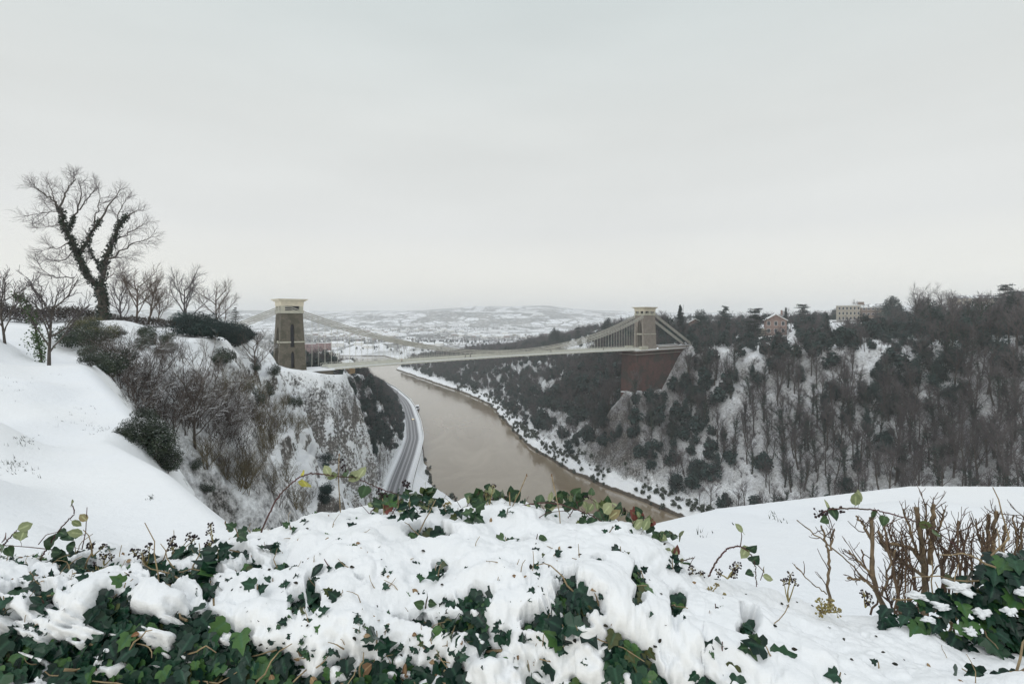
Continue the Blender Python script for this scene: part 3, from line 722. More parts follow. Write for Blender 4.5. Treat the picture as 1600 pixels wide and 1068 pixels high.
M_IVY = simple('dark_ivy', (.015, .034, .027), (.028, .056, .040), rough=.5, scale=1.2, snow=(1.12, .1, 1.2), var=.25)
M_EVER = simple('dark_evergreen', (.015, .033, .032), (.028, .054, .047), rough=.6, scale=.6, snow=(1.12, .12, .7), var=.35)
M_EVERS = simple('snowy_evergreen', (.020, .034, .024), (.045, .060, .034), rough=.6, scale=1.5, snow=(.90, .16, 2.5), var=.2)
M_STRAW = simple('straw_stems', (.17, .14, .085), (.09, .08, .05), rough=.9, scale=3, snow=(.95, .1, 3))
def build_tree(name, polys, k=(6, 3), split=1, mats=(None, None), ivy=None, ivymat=None, low=False):
    """an empty with trunk, crown of branches, and ivy where there is any"""
    root = empty(name)
    tr = [(p, r) for l_, p, r in polys if l_ < split]; cr_ = [(p, r) for l_, p, r in polys if l_ >= split]
    if tr: V, q = tubes(tr, k[0]); mesh_np('trunk', V, q, mats[0] or M_BARK, root, smooth=True)
    if cr_: V, q = tubes(cr_, k[1]); mesh_np('crown', V, q, mats[1] or M_TWIG, root)
    if ivy is not None: mesh_np('ivy', ivy[0], ivy[1], ivymat or M_IVY, root)
    return root
def bare_proto(seed, H=14, spread=.42, ivy=0, fork=True, twr=.030, dens=1.0):
    rs = np.random.RandomState(seed); out = []
    P = path(rs, (0, 0, -1.2), (rs.normal(0, .06), rs.normal(0, .06), 1), H*.9, 9, .07, .12)
    rad = np.linspace(H*.021, H*.005, 9); out.append((0, P, rad))
    nl = 7
    for i in range(nl):
        t = .30+.62*(i+rs.uniform(0, .8))/nl; x = t*8; k = min(int(x), 7); p = P[k]+(P[k+1]-P[k])*(x-k)
        az = i*2.4+rs.uniform(-.5, .5); el = rs.uniform(.75, 1.15)
        d = (math.cos(az)*math.cos(el), math.sin(az)*math.cos(el), math.sin(el)); L = H*spread*(1.1-.5*t)*rs.uniform(.8, 1.2)
        Q_ = path(rs, p, d, L, 6, .14, .10); rr = np.linspace(H*.008*(1.2-t), H*.003, 6)
        out.append((0, Q_, rr))
        sprout(rs, Q_, rr, 1, out, cfg := [None, dict(n=int(7*dens), L=H*.17, r=.06, ang=.65, up=.12, pts=4, rmin=.02), dict(n=int(5*dens), L=H*.085, r=twr, ang=.6, up=.1, pts=3, rmin=twr*.6, t0=.15)])
    sprout(rs, P[5:], rad[5:], 1, out, cfg)
    iv = None
    if ivy:
        C = []
        for l_, p, r in out:
            if l_ > 0: continue
            top = ivy*H
            for a, b_ in zip(p[:-1], p[1:]):
                if a[2] > top: continue
                L = np.linalg.norm(b_-a); m = int(L*(26 if r[0] > H*.01 else 14))
                t = rs.uniform(0, 1, (m, 1)); C.append(a+(b_-a)*t+rs.normal(0, H*.022 if r[0] > H*.01 else H*.018, (m, 3)))
        C = np.concatenate(C); iv = leafcards(rs, C, rs.uniform(.28, .6, len(C)))
    return build_tree('ivy_clad_tree' if ivy else 'bare_tree', out, (5, 3), 1, ivy=iv)
def evergreen_proto(seed, H=11, w=.42, n=2300, mat=None, name='evergreen_tree', base=.12, size=.55):
    rs = np.random.RandomState(seed); out = []
    P = path(rs, (0, 0, -1), (0, 0, 1), H*.8, 6, .05, .1); out.append((0, P, np.linspace(H*.02, H*.008, 6)))
    sprout(rs, P, out[0][2], 1, out, [None, dict(n=9, L=H*w*.7, r=.08, ang=1.1, up=.05, pts=4, t0=.3)])
    pts, d = clumpy(rs, n, H*w, H*w, H*.56, 17, .1); pts[:, :2] *= (1.15-.55*np.clip(pts[:, 2:]/H+.5, 0, 1)); pts[:, 2] += H*(.46+base/2); pts[:, :2] += rs.normal(0, .12, 2)*pts[:, 2:]; pts = pts[pts[:, 2] > H*base*.6]
    d = d[:len(pts)]
    return build_tree(name, out, (5, 3), 1, mats=(None, M_BARK), ivy=None) if False else _ever(name, out, rs, pts, mat, size)
def _ever(name, out, rs, pts, mat, size):
    root = empty(name); V, q = tubes([(p, r) for _, p, r in out], 4); mesh_np('trunk', V, q, M_BARK, root)
    nrm = pts-pts.mean(0); nrm /= np.linalg.norm(nrm, axis=1)[:, None]+1e-9; nrm[:, 2] += .5
    V, t = leafcards(rs, pts, rs.uniform(.6, 1.2, len(pts))*size, nrm, .55, .8)
    mesh_np('crown', V, t, mat or M_EVER, root); return root
def conifer_proto(seed, H=18, w=.17, tiers=26, name='conifer_tree', flat=False, mat=None):
    """branches in tiers carrying needle sprays; flat=True makes the layered crown of a cedar"""
    rs = np.random.RandomState(seed); out = []; C = []
    P = path(rs, (0, 0, -1), (0, 0, 1), H+1, 8, .03, .1); out.append((0, P, np.linspace(H*.02, H*.003, 8)))
    for i in range(tiers):
        t = (i+.5)/tiers
        if flat: t = .22+.78*t
        z = H*(.10+.88*t) if not flat else H*t
        wd_ = H*w*((1-t)**.75*.95+.08)*rs.uniform(.75, 1.25) if not flat else H*w*rs.uniform(.45, 1.2)*(1.15-.75*t)
        for k in range(6 if not flat else 4):
            z += 0 if not flat else rs.normal(0, .012*H)
            az = rs.uniform(0, 6.28); d = np.array([math.cos(az), math.sin(az), -.15 if not flat else .08])
            base = np.array([0, 0, z]); Q_ = np.array([base, base+d*wd_*.5, base+d*wd_+np.array([0, 0, .02*H])]); out.append((1, Q_, np.array([.09, .06, .02])))
            m = int(22 if not flat else 60); tt_ = rs.uniform(.15, 1, (m, 1))
            sp = np.c_[rs.normal(0, wd_*(.16 if not flat else .22), (m, 2)), rs.normal(0, .012*H if not flat else .010*H, m)]
            C.append(base+d*wd_*tt_+sp)
    C = np.concatenate(C); root = empty(name)
    V, q = tubes([(p, r) for _, p, r in out], 4); mesh_np('trunk', V, q, M_BARK, root)
    nr = np.tile([0, 0, 1.], (len(C), 1)); V, t = leafcards(rs, C, rs.uniform(.5, 1.1, len(C))*H*.042, nr, .5, .6)
    mesh_np('crown', V, t, mat or M_EVER, root); return root
def shrub_proto(seed, H=3.2, stems=9, snow=True, mat=None, name='bare_shrub', leaf=None):
    rs = np.random.RandomState(seed); out = []
    for i in range(stems):
        az = rs.uniform(0, 6.28); el = rs.uniform(.8, 1.45); d = (math.cos(az)*math.cos(el), math.sin(az)*math.cos(el), math.sin(el))
        P = path(rs, rs.normal(0, .1*H, 3)*(1, 1, 0)+(0, 0, -.3), d, H*rs.uniform(.7, 1.05), 7, .16, .05)
        rr = np.linspace(.022*H/3*1.3, .008, 7); out.append((0, P, rr))
        sprout(rs, P, rr, 1, out, [None, dict(n=7, L=H*.33, r=.016, ang=.7, up=.06, pts=5, wig=.2, rmin=.006), dict(n=5, L=H*.15, r=.009, ang=.7, pts=4, rmin=.004, wig=.2), ])
    root = empty(name); m0 = mat or (M_TWIGS if snow else M_TWIG)
    V, q = tubes([(p, r) for l_, p, r in out if l_ == 0], 4); mesh_np('stems', V, q, m0, root)
    V, q = tubes([(p, r) for l_, p, r in out if l_ > 0], 3); mesh_np('twigs', V, q, m0, root)
    if leaf:
        tips = np.concatenate([p[-3:] for l_, p, r in out if l_ > 0]); tips = tips[rs.randint(0, len(tips), leaf[0])]+rs.normal(0, .06*H, (leaf[0], 3))
        V, t = leafcards(rs, tips, rs.uniform(.6, 1.3, len(tips))*leaf[1], np.tile([0, 0, .8], (len(tips), 1)), .6); mesh_np('leaves', V, t, leaf[2], root)
    return root
def bush_proto(seed, H=2.4, n=2600, w=.75, size=.13, mat=None, name='evergreen_bush'):
    rs = np.random.RandomState(seed); out = []
    for i in range(7):
        az = rs.uniform(0, 6.28); el = rs.uniform(.6, 1.4); d = (math.cos(az)*math.cos(el), math.sin(az)*math.cos(el), math.sin(el))
        P = path(rs, (0, 0, -.2), d, H*.8, 5, .15); out.append((0, P, np.linspace(.03, .012, 5)))
    pts, d = clumpy(rs, n, H*w, H*w, H*.6, 12); pts[:, 2] += H*.42; pts = pts[pts[:, 2] > -.1]
    root = empty(name); V, q = tubes([(p, r) for _, p, r in out], 4); mesh_np('stems', V, q, M_BARK, root)
    nrm = pts-np.array([0, 0, H*.25]); nrm /= np.linalg.norm(nrm, axis=1)[:, None]; nrm[:, 2] += .5
    V, t = leafcards(rs, pts, rs.uniform(.6, 1.3, len(pts))*size, nrm, .5, .75); mesh_np('leaves', V, t, mat or M_EVERS, root); return root
def put(proto, used, loc, scale=1.0, rz=None, label=None, cat=None, group=None, lean=0):
    o = proto if id(proto) not in used else copy_tree(proto)
    used.add(id(proto))
    o.location = loc; o.rotation_euler = (rng.uniform(-lean, lean), rng.uniform(-lean, lean), rng.uniform(0, 6.28) if rz is None else rz)
    o.scale = (scale,)*3 if not isinstance(scale, tuple) else scale
    tag(o, label, cat, group); return o
used = set()
# ================================================================ WOODS OF THE GORGE
protos = {
 'bare': [bare_proto(100+i, H=h, spread=s, dens=1.25) for i, (h, s) in enumerate(((15, .40), (14, .34), (16, .46), (13, .42), (15, .36)))],
 'ivy': [bare_proto(200+i, H=h, spread=.36, ivy=iv, dens=1.0) for i, (h, iv) in enumerate(((15, .62), (14, .8), (15, .7)))],
 'ever': [evergreen_proto(300+i, H=h, w=w, base=.0, n=n_) for i, (h, w, n_) in enumerate(((10, .44, 2300), (12, .32, 1700), (9, .58, 2600), (13, .25, 1300), (10, .40, 1100)))],
}
HT = {'bare': 15, 'ivy': 15, 'ever': 10}
def scatter(step, x0, x1, y0, y1, seed):
    rs = np.random.RandomState(seed)
    gx, gy = np.meshgrid(np.arange(x0, x1, step), np.arange(y0, y1, step)); gx = gx.ravel()+rs.uniform(-.48, .48, gx.size)*step; gy = gy.ravel()+rs.uniform(-.48, .48, gy.size)*step
    return gx, gy, rs
cand = []     # kind, x, y, z, height, zone
def in_frame(x, y, z, h):
    u = 800+F*x/y; v1 = 497-F*(z+h-ZC)/y
    return (u > -30) & (u < 1630) & (v1 < 830)
# gardens and lawns kept open by the houses on the far top
def open_spot(x, y):
    u = 800+F*x/y
    return ((u > 1180) & (u < 1245) & (y < 384) & (y > 300)) | ((u > 1290) & (u < 1400) & (y > 330) & (y < 500)) | ((u > 1465) & (u < 1560) & (y > 330) & (y < 600))
def abut(x, y):
    t = (x-BO[0])*AX[0]+(y-BO[1])*AX[1]; s = (x-BO[0])*SD[0]+(y-BO[1])*SD[1]
    return (t > SPAN-30) & (t < SPAN+50) & (np.abs(s) < 9) | ((t > SPAN-22) & (t < SPAN+26) & (s > 0) & (s < 13))
x, y, rs = scatter(4.7, 20, 420, 100, 470, 1)
z, inf = terrain(x, y)
dens = np.interp(z, [4, 12, 30, 60, 80, 120], [.40, .76, .86, .96, 1.0, .95])*(.90+.55*fbm(x, y, 45, 2, 15))
ok = (inf['dR'] > 9) & ~((inf['dR'] < 12) & (rs.uniform(size=x.size) > .2)) & (rs.uniform(size=x.size) < dens) & ~open_spot(x, y) & ~abut(x, y)
ok &= ~((inf['dR'] > 23) & (inf['dR'] < 30) & (z < 22))
u_ = 800+F*x/y
ok &= ~((u_ > 1150) & (y > 335) & (u_ < 1560) & (rs.uniform(size=x.size) < .6))
for X, Y, Z, r_, r2, q_ in zip(x[ok], y[ok], z[ok], rs.uniform(size=ok.sum()), rs.uniform(size=ok.sum()), fbm(x[ok], y[ok], 38, 2, 19)):
    top = min(max((Z-45)/40, 0), 1)
    kind = 'ever' if r_ < .13+.26*top+.30*q_ else ('ivy' if r_ > .70-.14*(1-top) else 'bare')
    h = {'bare': 17.5, 'ivy': 17, 'ever': 10.5}[kind]*(.66+.55*r2)*(1.12 if Z > 22 else .8)*(1 if Y > 200 or Z < 70 else .8)
    cand.append((kind, X, Y, Z, h, 'right'))
x, y, rs = scatter(6.6, -330, 420, 400, 1150, 2)
z, inf = terrain(x, y)
ok = (inf['dR'] > 10) & ((inf['dR'] > 12) | (rs.uniform(size=x.size) < .5)) & (rs.uniform(size=x.size) < np.interp(y, [400, 700, 1150], [.88, .90, .85])) & ~open_spot(x, y) & ~((y < 462) & (x > 20))
opn = (fbm(x, y, 70, 2, 33) > .52) & (z > 50); ok &= ~opn
ok &= ~((800+F*x/y > 1140) & (rs.uniform(size=x.size) < .45))
for X, Y, Z, r_, r2 in zip(x[ok], y[ok], z[ok], rs.uniform(size=ok.sum()), rs.uniform(size=ok.sum())):
    kind = 'ever' if r_ < .32 else ('ivy' if r_ > .76 else 'bare')
    cand.append((kind, X, Y, Z, {'bare': 13.5, 'ivy': 13, 'ever': 9.5}[kind]*(.7+.5*r2), 'downstream'))
x, y, rs = scatter(4.0, -330, -40, 208, 760, 3)
z, inf = terrain(x, y)
ok = (inf['dRo'] > 7.2) & (inf['dL'] > 10) & (inf['dRim'] > -22) & (rs.uniform(size=x.size) < .9) & ~((x < -96) & (y < 235)) & ~((np.abs(x+91) < 9) & (y < 300) & (y > 262) & (x+91 < (300-y)*.35+7)) & ~((800+F*x/y < 545) & (y > 420))
for X, Y, Z, r_, r2 in zip(x[ok], y[ok], z[ok], rs.uniform(size=ok.sum()), rs.uniform(size=ok.sum())):
    kind = 'ever' if r_ < .42 else ('ivy' if r_ > .68 else 'bare')
    cand.append((kind, X, Y, Z, {'bare': 9, 'ivy': 9, 'ever': 6.5}[kind]*(.7+.5*r2), 'roadside'))
def where(zone, X, Y, Z, h, hn):
    u = 800+F*X/Y; sz = 'tall ' if h > hn else 'small '
    if zone == 'right':
        a = 'beside the brick abutment' if u < 1110 else 'below the gabled house' if u < 1250 else 'below the long hotel' if u < 1400 else 'right of the hotel' if u < 1520 else 'by the right edge'
        return sz, a, (', low on the slope' if Z < 30 else ', halfway up the slope' if Z < 62 else ', near the top of the slope')
    if zone == 'downstream': return sz, 'behind the bridge on the far bank', (', nearer the abutment' if Y < 520 else ', in the middle of the wood' if Y < 720 else ', at the far end of the wood')
    return sz, 'on the steep bank above the riverside road', (', nearer end' if Y < 300 else ', middle' if Y < 400 else ', far end')
KN = {'bare': 'bare brown tree ', 'ivy': 'ivy clad bare tree ', 'ever': 'dark evergreen tree '}
x, y, rs2 = scatter(5.0, 36, 112, 262, 330, 31)
z, inf = terrain(x, y)
for X, Y, Z, dr_, r_, r2 in zip(x, y, z, inf['dR'], rs2.uniform(size=x.size), rs2.uniform(size=x.size)):
    if dr_ > 13 and Z < 52 and not abut(X, Y) and r_ < .62: cand.append((('ever', 'ivy', 'bare', 'bare', 'ivy')[int(r2*5)], X, Y, Z, 7+6*((r2*7) % 1), 'right'))
LAB = {('bare', 'right'): 'bare brown tree on the snowy wooded slope right of the brick abutment', ('ivy', 'right'): 'tree with ivy covered trunk on the snowy slope right of the brick abutment',
 ('ever', 'right'): 'dark evergreen tree on the snowy slope right of the brick abutment', ('bare', 'downstream'): 'bare tree in the wood behind the bridge on the far bank',
 ('ivy', 'downstream'): 'tree with ivy covered trunk in the wood behind the bridge on the far bank', ('ever', 'downstream'): 'dark evergreen tree in the wood behind the bridge on the far bank',
 ('bare', 'roadside'): 'small bare tree on the steep bank above the riverside road', ('ivy', 'roadside'): 'small ivy covered tree on the steep bank above the riverside road', ('ever', 'roadside'): 'dark evergreen bush like tree on the steep bank above the riverside road'}
GRP = {'right': 'trees on the gorge side right of the abutment', 'downstream': 'trees in the wood behind the bridge', 'roadside': 'trees on the bank above the riverside road'}
def lower(c):
    k, X, Y, Z, h, zn = c; u = 800+F*X/Y
    if zn != 'roadside' and 1040 < u < 1430 and Z > 66: h *= .62 if Y > 300 or 1175 < u < 1420 else .8
    if zn != 'roadside' and u >= 1400 and Z > 70: h *= .55+.75*rng.random()
    return (k, X, Y, Z, h, zn)
cand = [lower(c) for c in cand]
cand = [c for c in cand if in_frame(c[1], c[2], c[3], c[4])]
# leave out trees wholly hidden by nearer ground
cx_, cy_, cz_, ch_ = (np.array([c[i] for c in cand]) for i in (1, 2, 3, 4))
f_ = np.exp(np.linspace(math.log(.012), math.log(.97), 90))[None]; Y_ = cy_[:, None]*f_
vis = (gridz(cx_[:, None]*f_, Y_) < ZC+(cz_+ch_*.9-ZC)[:, None]*f_).all(axis=1)
cand = [c for c, v_ in zip(cand, vis) if v_]
rest = []
pi = 0
for kind, cap in (('bare', 285), ('ivy', 230), ('ever', 240)):
    L = sorted([c for c in cand if c[0] == kind], key=lambda c: -c[4]/c[2])
    for i, c in enumerate(L):
        if i < cap:
            p = protos[kind][rng.randrange(len(protos[kind]))]; s = c[4]/HT[kind]
            put(p, used, (c[1], c[2], c[3]-.2), (s*rng.uniform(.9, 1.15), s*rng.uniform(.9, 1.15), s), label=(lambda w: (w[0]+KN[kind]+w[1]+w[2]))(where(c[5], c[1], c[2], c[3], c[4], HT[kind])), cat='tree', group=GRP[c[5]], lean=.06)
        else: rest.append(c)
# the far remainder as one mass, from lighter versions of the same trees
def light_bare(seed):
    rs = np.random.RandomState(seed); out = []; P = path(rs, (0, 0, -1), (0, 0, 1), 13, 5, .06, .1); out.append((0, P, np.linspace(.22, .06, 5)))
    sprout(rs, P, out[0][2], 0, out, [dict(n=11, L=6.2, r=.13, ang=.75, up=.15, pts=4, t0=.3, rmin=.05), dict(n=6, L=2.9, r=.07, ang=.65, pts=3, rmin=.05, up=.1)])
    return tubes([(p, r) for _, p, r in out], 3)
def light_ever(seed):
    rs = np.random.RandomState(seed); pts, d = clumpy(rs, 330, 4.2, 4.2, 5, 9); pts[:, 2] += 5
    V, t = leafcards(rs, pts, rs.uniform(.9, 1.7, len(pts)), d+(0, 0, .4), .5, .8); return V, t
lb = [light_bare(i) for i in range(5)]; le = [light_ever(50+i) for i in range(4)]
def mass(name, items, mat, label):
    Vs = []; Fs = {}; off = 0
    for (V, f), (x, y, z, s) in items:
        a = rng.uniform(0, 6.28); c_, s_ = math.cos(a)*s, math.sin(a)*s
        Vs.append(np.c_[V[:, 0]*c_-V[:, 1]*s_+x, V[:, 0]*s_+V[:, 1]*c_+y, V[:, 2]*s+z]); Fs.setdefault(f.shape[1], []).append(f+off); off += len(V)
    o = mesh_np(name, np.concatenate(Vs), [np.concatenate(f) for f in Fs.values()], mat); tag(o, label, kind='stuff'); return o
bi = [(lb[rng.randrange(5)], (c[1], c[2], c[3], c[4]/14)) for c in rest if c[0] != 'ever']
ei = [(le[rng.randrange(4)], (c[1], c[2], c[3]-.3, c[4]/10)) for c in rest if c[0] != 'bare']
# far belts of trees over the low country
x, y, rs = scatter(26, -1400, 900, 1150, 3600, 6)
z, inf = terrain(x, y); belt = fbm(x, y, 330, 3, 71)+.35*fbm(x, y, 90, 2, 72)
rightw = ((x > -330+(y-1150)*.05) & (y < 1750)) & ~((x < -120) & (y < 1480))
ok = (np.maximum(inf['dR'], inf['dL']) > 14) & ((belt > np.interp(y, [1150, 2400, 3600], [.10, .16, .22])) | (rightw & (belt > -.30)))
print('woods', len(cand), len(rest), ok.sum())
for X, Y, Z, r_ in zip(x[ok], y[ok], z[ok], rs.uniform(size=ok.sum())):
    (ei if r_ < .3 else bi).append(((le if r_ < .3 else lb)[rng.randrange(4)], (X, Y, Z, .75+.8*r_ % .4)))
mass('distant_bare_wood', bi, M_TWIG, 'bare winter woodland far down the valley'); mass('distant_evergreens', ei, M_EVER, 'dark evergreens in the far woods')
# undergrowth on the slopes
def under(seed):
    rs = np.random.RandomState(seed); out = []
    for i in range(7):
        az = rs.uniform(0, 6.28); P = path(rs, (0, 0, -.1), (math.cos(az)*.6, math.sin(az)*.6, 1), 1.6, 4, .2); rr = np.linspace(.04, .02, 4); out.append((0, P, rr))
        sprout(rs, P, rr, 0, out, [dict(n=5, L=.7, r=.03, ang=.7, pts=3, rmin=.018)])
    return tubes([(p, r) for _, p, r in out], 3)
ub = [under(i) for i in range(6)]
x, y, rs = scatter(3.0, 20, 330, 110, 420, 11); z, inf = terrain(x, y)
ok = (inf['dR'] > 6) & (rs.uniform(size=x.size) < .38+.5*fbm(x, y, 16, 2, 5)) & ~open_spot(x, y) & (z < 92)
u_ = 800+F*x/y; ok &= (u_ < 1640)
it = [(ub[rng.randrange(6)], (a, b_, c, rng.uniform(.6, 1.7))) for a, b_, c in zip(x[ok], y[ok], z[ok])]
mass('slope_undergrowth', it, M_TWIG, 'low bare undergrowth between the trees on the far slope')
x, y, rs = scatter(3.0, -140, -40, 205, 460, 12); z, inf = terrain(x, y)
ok = (inf['dRo'] > 6.9) & (inf['dRim'] > -2) & (rs.uniform(size=x.size) < .75)
it = [(ub[rng.randrange(6)], (a, b_, c, rng.uniform(.7, 1.8))) for a, b_, c in zip(x[ok], y[ok], z[ok])]
mass('roadside_undergrowth', it, M_TWIG, 'low bare scrub on the steep bank above the road')
# river bank scrub
x, y, rs = scatter(2.6, -130, 120, 200, 700, 14); z, inf = terrain(x, y)
ok = ((inf['dR'] > 1.2) & (inf['dR'] < 13) & (rs.uniform(size=x.size) < .55+.6*fbm(x, y, 20, 2, 5))) | ((inf['dL'] > .5) & (inf['dRo'] < -9.5) & (y < 480) & (rs.uniform(size=x.size) < .16+.6*fbm(x, y, 14, 2, 6)))
it = [(le[rng.randrange(4)], (a, b_, c-.2, rng.uniform(.14, .42))) for a, b_, c in zip(x[ok], y[ok], z[ok])]
mass('bank_scrub', it, M_EVERS, 'low scrub with snow along the water edge')
# ================================================================ LEFT HILLSIDE
def P2(u, v, Y): return np.array(px(u, v, Y))
# ---- the big old tree on the hill: main limbs read off, the rest grown
rs = np.random.RandomState(5); YT = 62.0
def limb(pts, r0, r1, n=12, dy=0):
    pts = [((90-(90-u)*.97 if u < 90 else (200+(u-200)*.95 if u > 200 else u)), (330-(330-v)*.92 if v < 330 else v), d) for u, v, d in pts]
    """pts: (u, v, dy)"""
    P = np.array([P2(u, v, YT+d) for u, v, d in pts]); s = np.linspace(0, len(P)-1, n); k = np.minimum(s.astype(int), len(P)-2); f = (s-k)[:, None]
    Q_ = P[k]*(1-f)+P[k+1]*f
    for _ in range(2): Q_[1:-1] = .25*Q_[:-2]+.5*Q_[1:-1]+.25*Q_[2:]
    Q_[1:-1] += rs.normal(0, .09, (n-2, 3)); return Q_, np.linspace(r0, r1, n)
gzt = ground_z((160-800)/F*YT, YT)
vb = 497+F*(ZC-gzt)/YT
L = {}
L['trunk'] = limb([(163, vb+8, 0), (162, 480, 0), (158, 455, 0), (156, 447, 0)], .52, .42)
main = [
 ([(157, 452, 0), (137, 434, -.4), (120, 400, -1), (106, 368, -1.4), (97, 345, -1.6), (93, 326, -1.8)], .36, .18),
 ([(93, 328, -1.8), (84, 310, -2.4), (70, 299, -3), (55, 292, -3.6)], .16, .05),
 ([(93, 328, -1.8), (97, 312, -1.4), (106, 296, -1), (112, 282, -.5), (116, 272, 0)], .16, .05),
 ([(94, 330, -1.8), (86, 316, -1), (80, 300, 0), (76, 284, 1)], .13, .045),
 ([(104, 362, -1.4), (111, 350, -.6), (119, 335, .4), (125, 318, 1), (128, 303, 1.4), (125, 285, 1.8)], .20, .05),
 ([(122, 328, .7), (133, 315, 2), (143, 302, 3), (150, 288, 3.5)], .12, .04),
 ([(120, 400, -1), (131, 394, -.2), (135, 372, .8), (147, 358, 1.4), (158, 338, 2.2), (168, 322, 2.6), (180, 308, 3), (186, 296, 3.2)], .26, .05),
 ([(147, 358, 1.4), (150, 338, .4), (155, 318, -.6), (156, 302, -1.4)], .12, .04),
 ([(157, 447, 0), (163, 418, .5), (168, 395, .3), (176, 378, -.2), (184, 358, -.8), (190, 342, -1.2), (205, 335, -1.6), (216, 328, -2)], .34, .05),
 ([(184, 358, -.8), (182, 340, .8), (190, 322, 1.6), (196, 310, 2)], .12, .04),
 ([(166, 408, .4), (180, 400, -1), (190, 391, -2), (205, 382, -2.6), (222, 375, -3), (236, 371, -3.2)], .17, .04),
 ([(176, 378, -.2), (192, 368, 1.4), (208, 362, 2.4), (226, 350, 3)], .13, .04),
 ([(160, 425, .2), (150, 410, 1.6), (142, 395, 2.4), (137, 382, 2.8)], .15, .05),
 ([(116, 433, -.8), (104, 432, -1.6), (92, 435, -2.4), (82, 432, -3), (73, 426, -3.5), (62, 415, -4)], .10, .035),
 ([(93, 333, -1.8), (86, 332, -2.4), (74, 330, -3.2), (62, 333, -4), (44, 337, -5)], .11, .035),
 ([(99, 352, -1.5), (88, 352, -.6), (74, 353, .6), (58, 356, 1.4)], .10, .035),
 ([(108, 378, -1.2), (98, 386, -2), (84, 388, -3), (70, 390, -3.6)], .10, .035),
 ([(114, 392, -1), (104, 404, -.2), (92, 410, .6), (80, 408, 1.4)], .09, .03),
 ([(162, 440, 0), (168, 434, -1), (176, 428, -1.6), (184, 430, -2), (192, 424, -2.6)], .09, .03),
 ([(168, 398, .3), (178, 402, 1.4), (190, 404, 2.2), (206, 400, 3)], .10, .03),
 ([(137, 434, -.4), (130, 418, 1.2), (124, 402, 2.2), (120, 388, 3)], .12, .04),
]
out = [(0, *L['trunk'])]
tw = [None, dict(n=(6, 9), L=1.75, r=.036, ang=.75, up=.10, pts=6, rmin=.014, t0=.12, wig=.12), dict(n=(5, 7), L=1.1, r=.018, ang=.68, up=.05, pts=5, rmin=.009, t0=.12, wig=.14), dict(n=(3, 5), L=.7, r=.011, ang=.6, up=.03, pts=4, rmin=.007, t0=.1, wig=.16)]
for pts, r0, r1 in main:
    Q_, rr = limb(pts, r0*(.82 if r0 > .2 else .7), r1*.7); out.append((0, Q_, rr)); sprout(rs, Q_, rr, 1, out, tw)
    e = Q_[-1]; d = unit(Q_[-1]-Q_[-3])
    for _ in range(2):
        pp = path(rs, e, d+rs.normal(0, .35, 3), 1.0, 5, .15, .05); r_ = np.linspace(.03, .012, 5); out.append((1, pp, r_)); sprout(rs, pp, r_, 2, out, tw)
C = []
for idx, dn, sp in ((0, 95, .30), (1, 85, .30), (5, 40, .24), (7, 45, .28), (9, 60, .36), (13, 26, .26), (21, 30, .25)):
    p, r = [o_ for o_ in out if o_[0] == 0][idx][1:]
    for a, b_, r_ in zip(p[:-1], p[1:], r):
        if idx in (5, 7, 9) and (a[2] > P2(0, 345, YT)[2]): continue
        m_ = int(np.linalg.norm(b_-a)*dn*1.5); t = rs.uniform(0, 1, (m_, 1)); q_ = rs.normal(0, 1, (m_, 3)); q_ /= np.linalg.norm(q_, axis=1)[:, None]
        C.append(a+(b_-a)*t+q_*(r_+sp*rs.uniform(.1, 1, (m_, 1))**1.0))
C = np.concatenate(C); iv = leafcards(rs, C, rs.uniform(.16, .34, len(C)), wid=.8)
M_IVYD = simple('old_ivy', (.016, .027, .020), (.030, .048, .028), rough=.5, scale=1.2)
big = build_tree('old_tree', out, (8, 3), 1, ivy=iv, ivymat=M_IVYD)
tag(big, 'tall old bare tree with two ivy wrapped leaning limbs on the left hill', 'tree')
# ---- thin winter trees on the left skyline
def sky_tree(u, vb, vt, Y, seed, label, mat=None, spread=.45, name='bare_tree', dens=1.5):
    g_ = ground_z((u-800)/F*Y, Y); Ht = ZC-(vt-497)/F*Y-g_
    r_ = np.random.RandomState(seed); o_ = []; P = path(r_, (0, 0, -.5), (r_.normal(0, .05), 0, 1), Ht*.62, 8, .07, .1); ra = np.linspace(Ht*.017, Ht*.005, 8); o_.append((0, P, ra))
    for i in range(9):
        t = .28+.7*(i+r_.uniform(0, .8))/9; x = t*7; k = min(int(x), 6); p = P[k]+(P[k+1]-P[k])*(x-k); az = i*2.4+r_.uniform(-.5, .5); el = r_.uniform(.55, 1.1)
        Q_ = path(r_, p, (math.cos(az)*math.cos(el), math.sin(az)*math.cos(el), math.sin(el)), Ht*spread*(1.15-.5*t), 7, .13, .09); rr = np.linspace(Ht*.008, Ht*.0025, 7); o_.append((0, Q_, rr))
        sprout(r_, Q_, rr, 1, o_, [None, dict(n=int(7*dens), L=Ht*.18, r=.04, ang=.65, up=.1, pts=5, rmin=.016, wig=.17), dict(n=int(4*dens), L=Ht*.09, r=.02, ang=.6, pts=4, rmin=.012, t0=.1, wig=.2)])
    t_ = build_tree(name, o_, (5, 3), 1, mats=(mat, mat)); t_.location = ((u-800)/F*Y, Y, g_); tag(t_, label, 'tree'); return t_
sky_tree(213, 482, 398, 84, 11, 'bare tree close behind the old ivy tree on the left skyline', M_RUST, .5)
sky_tree(190, 482, 415, 92, 12, 'small bare tree partly hidden behind the old ivy tree trunk', M_TWIG, .5)
sky_tree(232, 482, 412, 88, 13, 'narrow bare tree with fine twigs, third from the gap on the left skyline', M_RUST, .42)
sky_tree(289, 486, 400, 92, 14, 'round bare tree with dark ivy base standing alone on the left skyline', M_TWIG, .48)
sky_tree(341, 492, 424, 104, 15, 'small russet bare tree at the right end of the left skyline', M_RUST, .5)
sky_tree(245, 486, 440, 84, 18, 'low leaning bare tree between two taller skyline trees', M_RUST, .5)
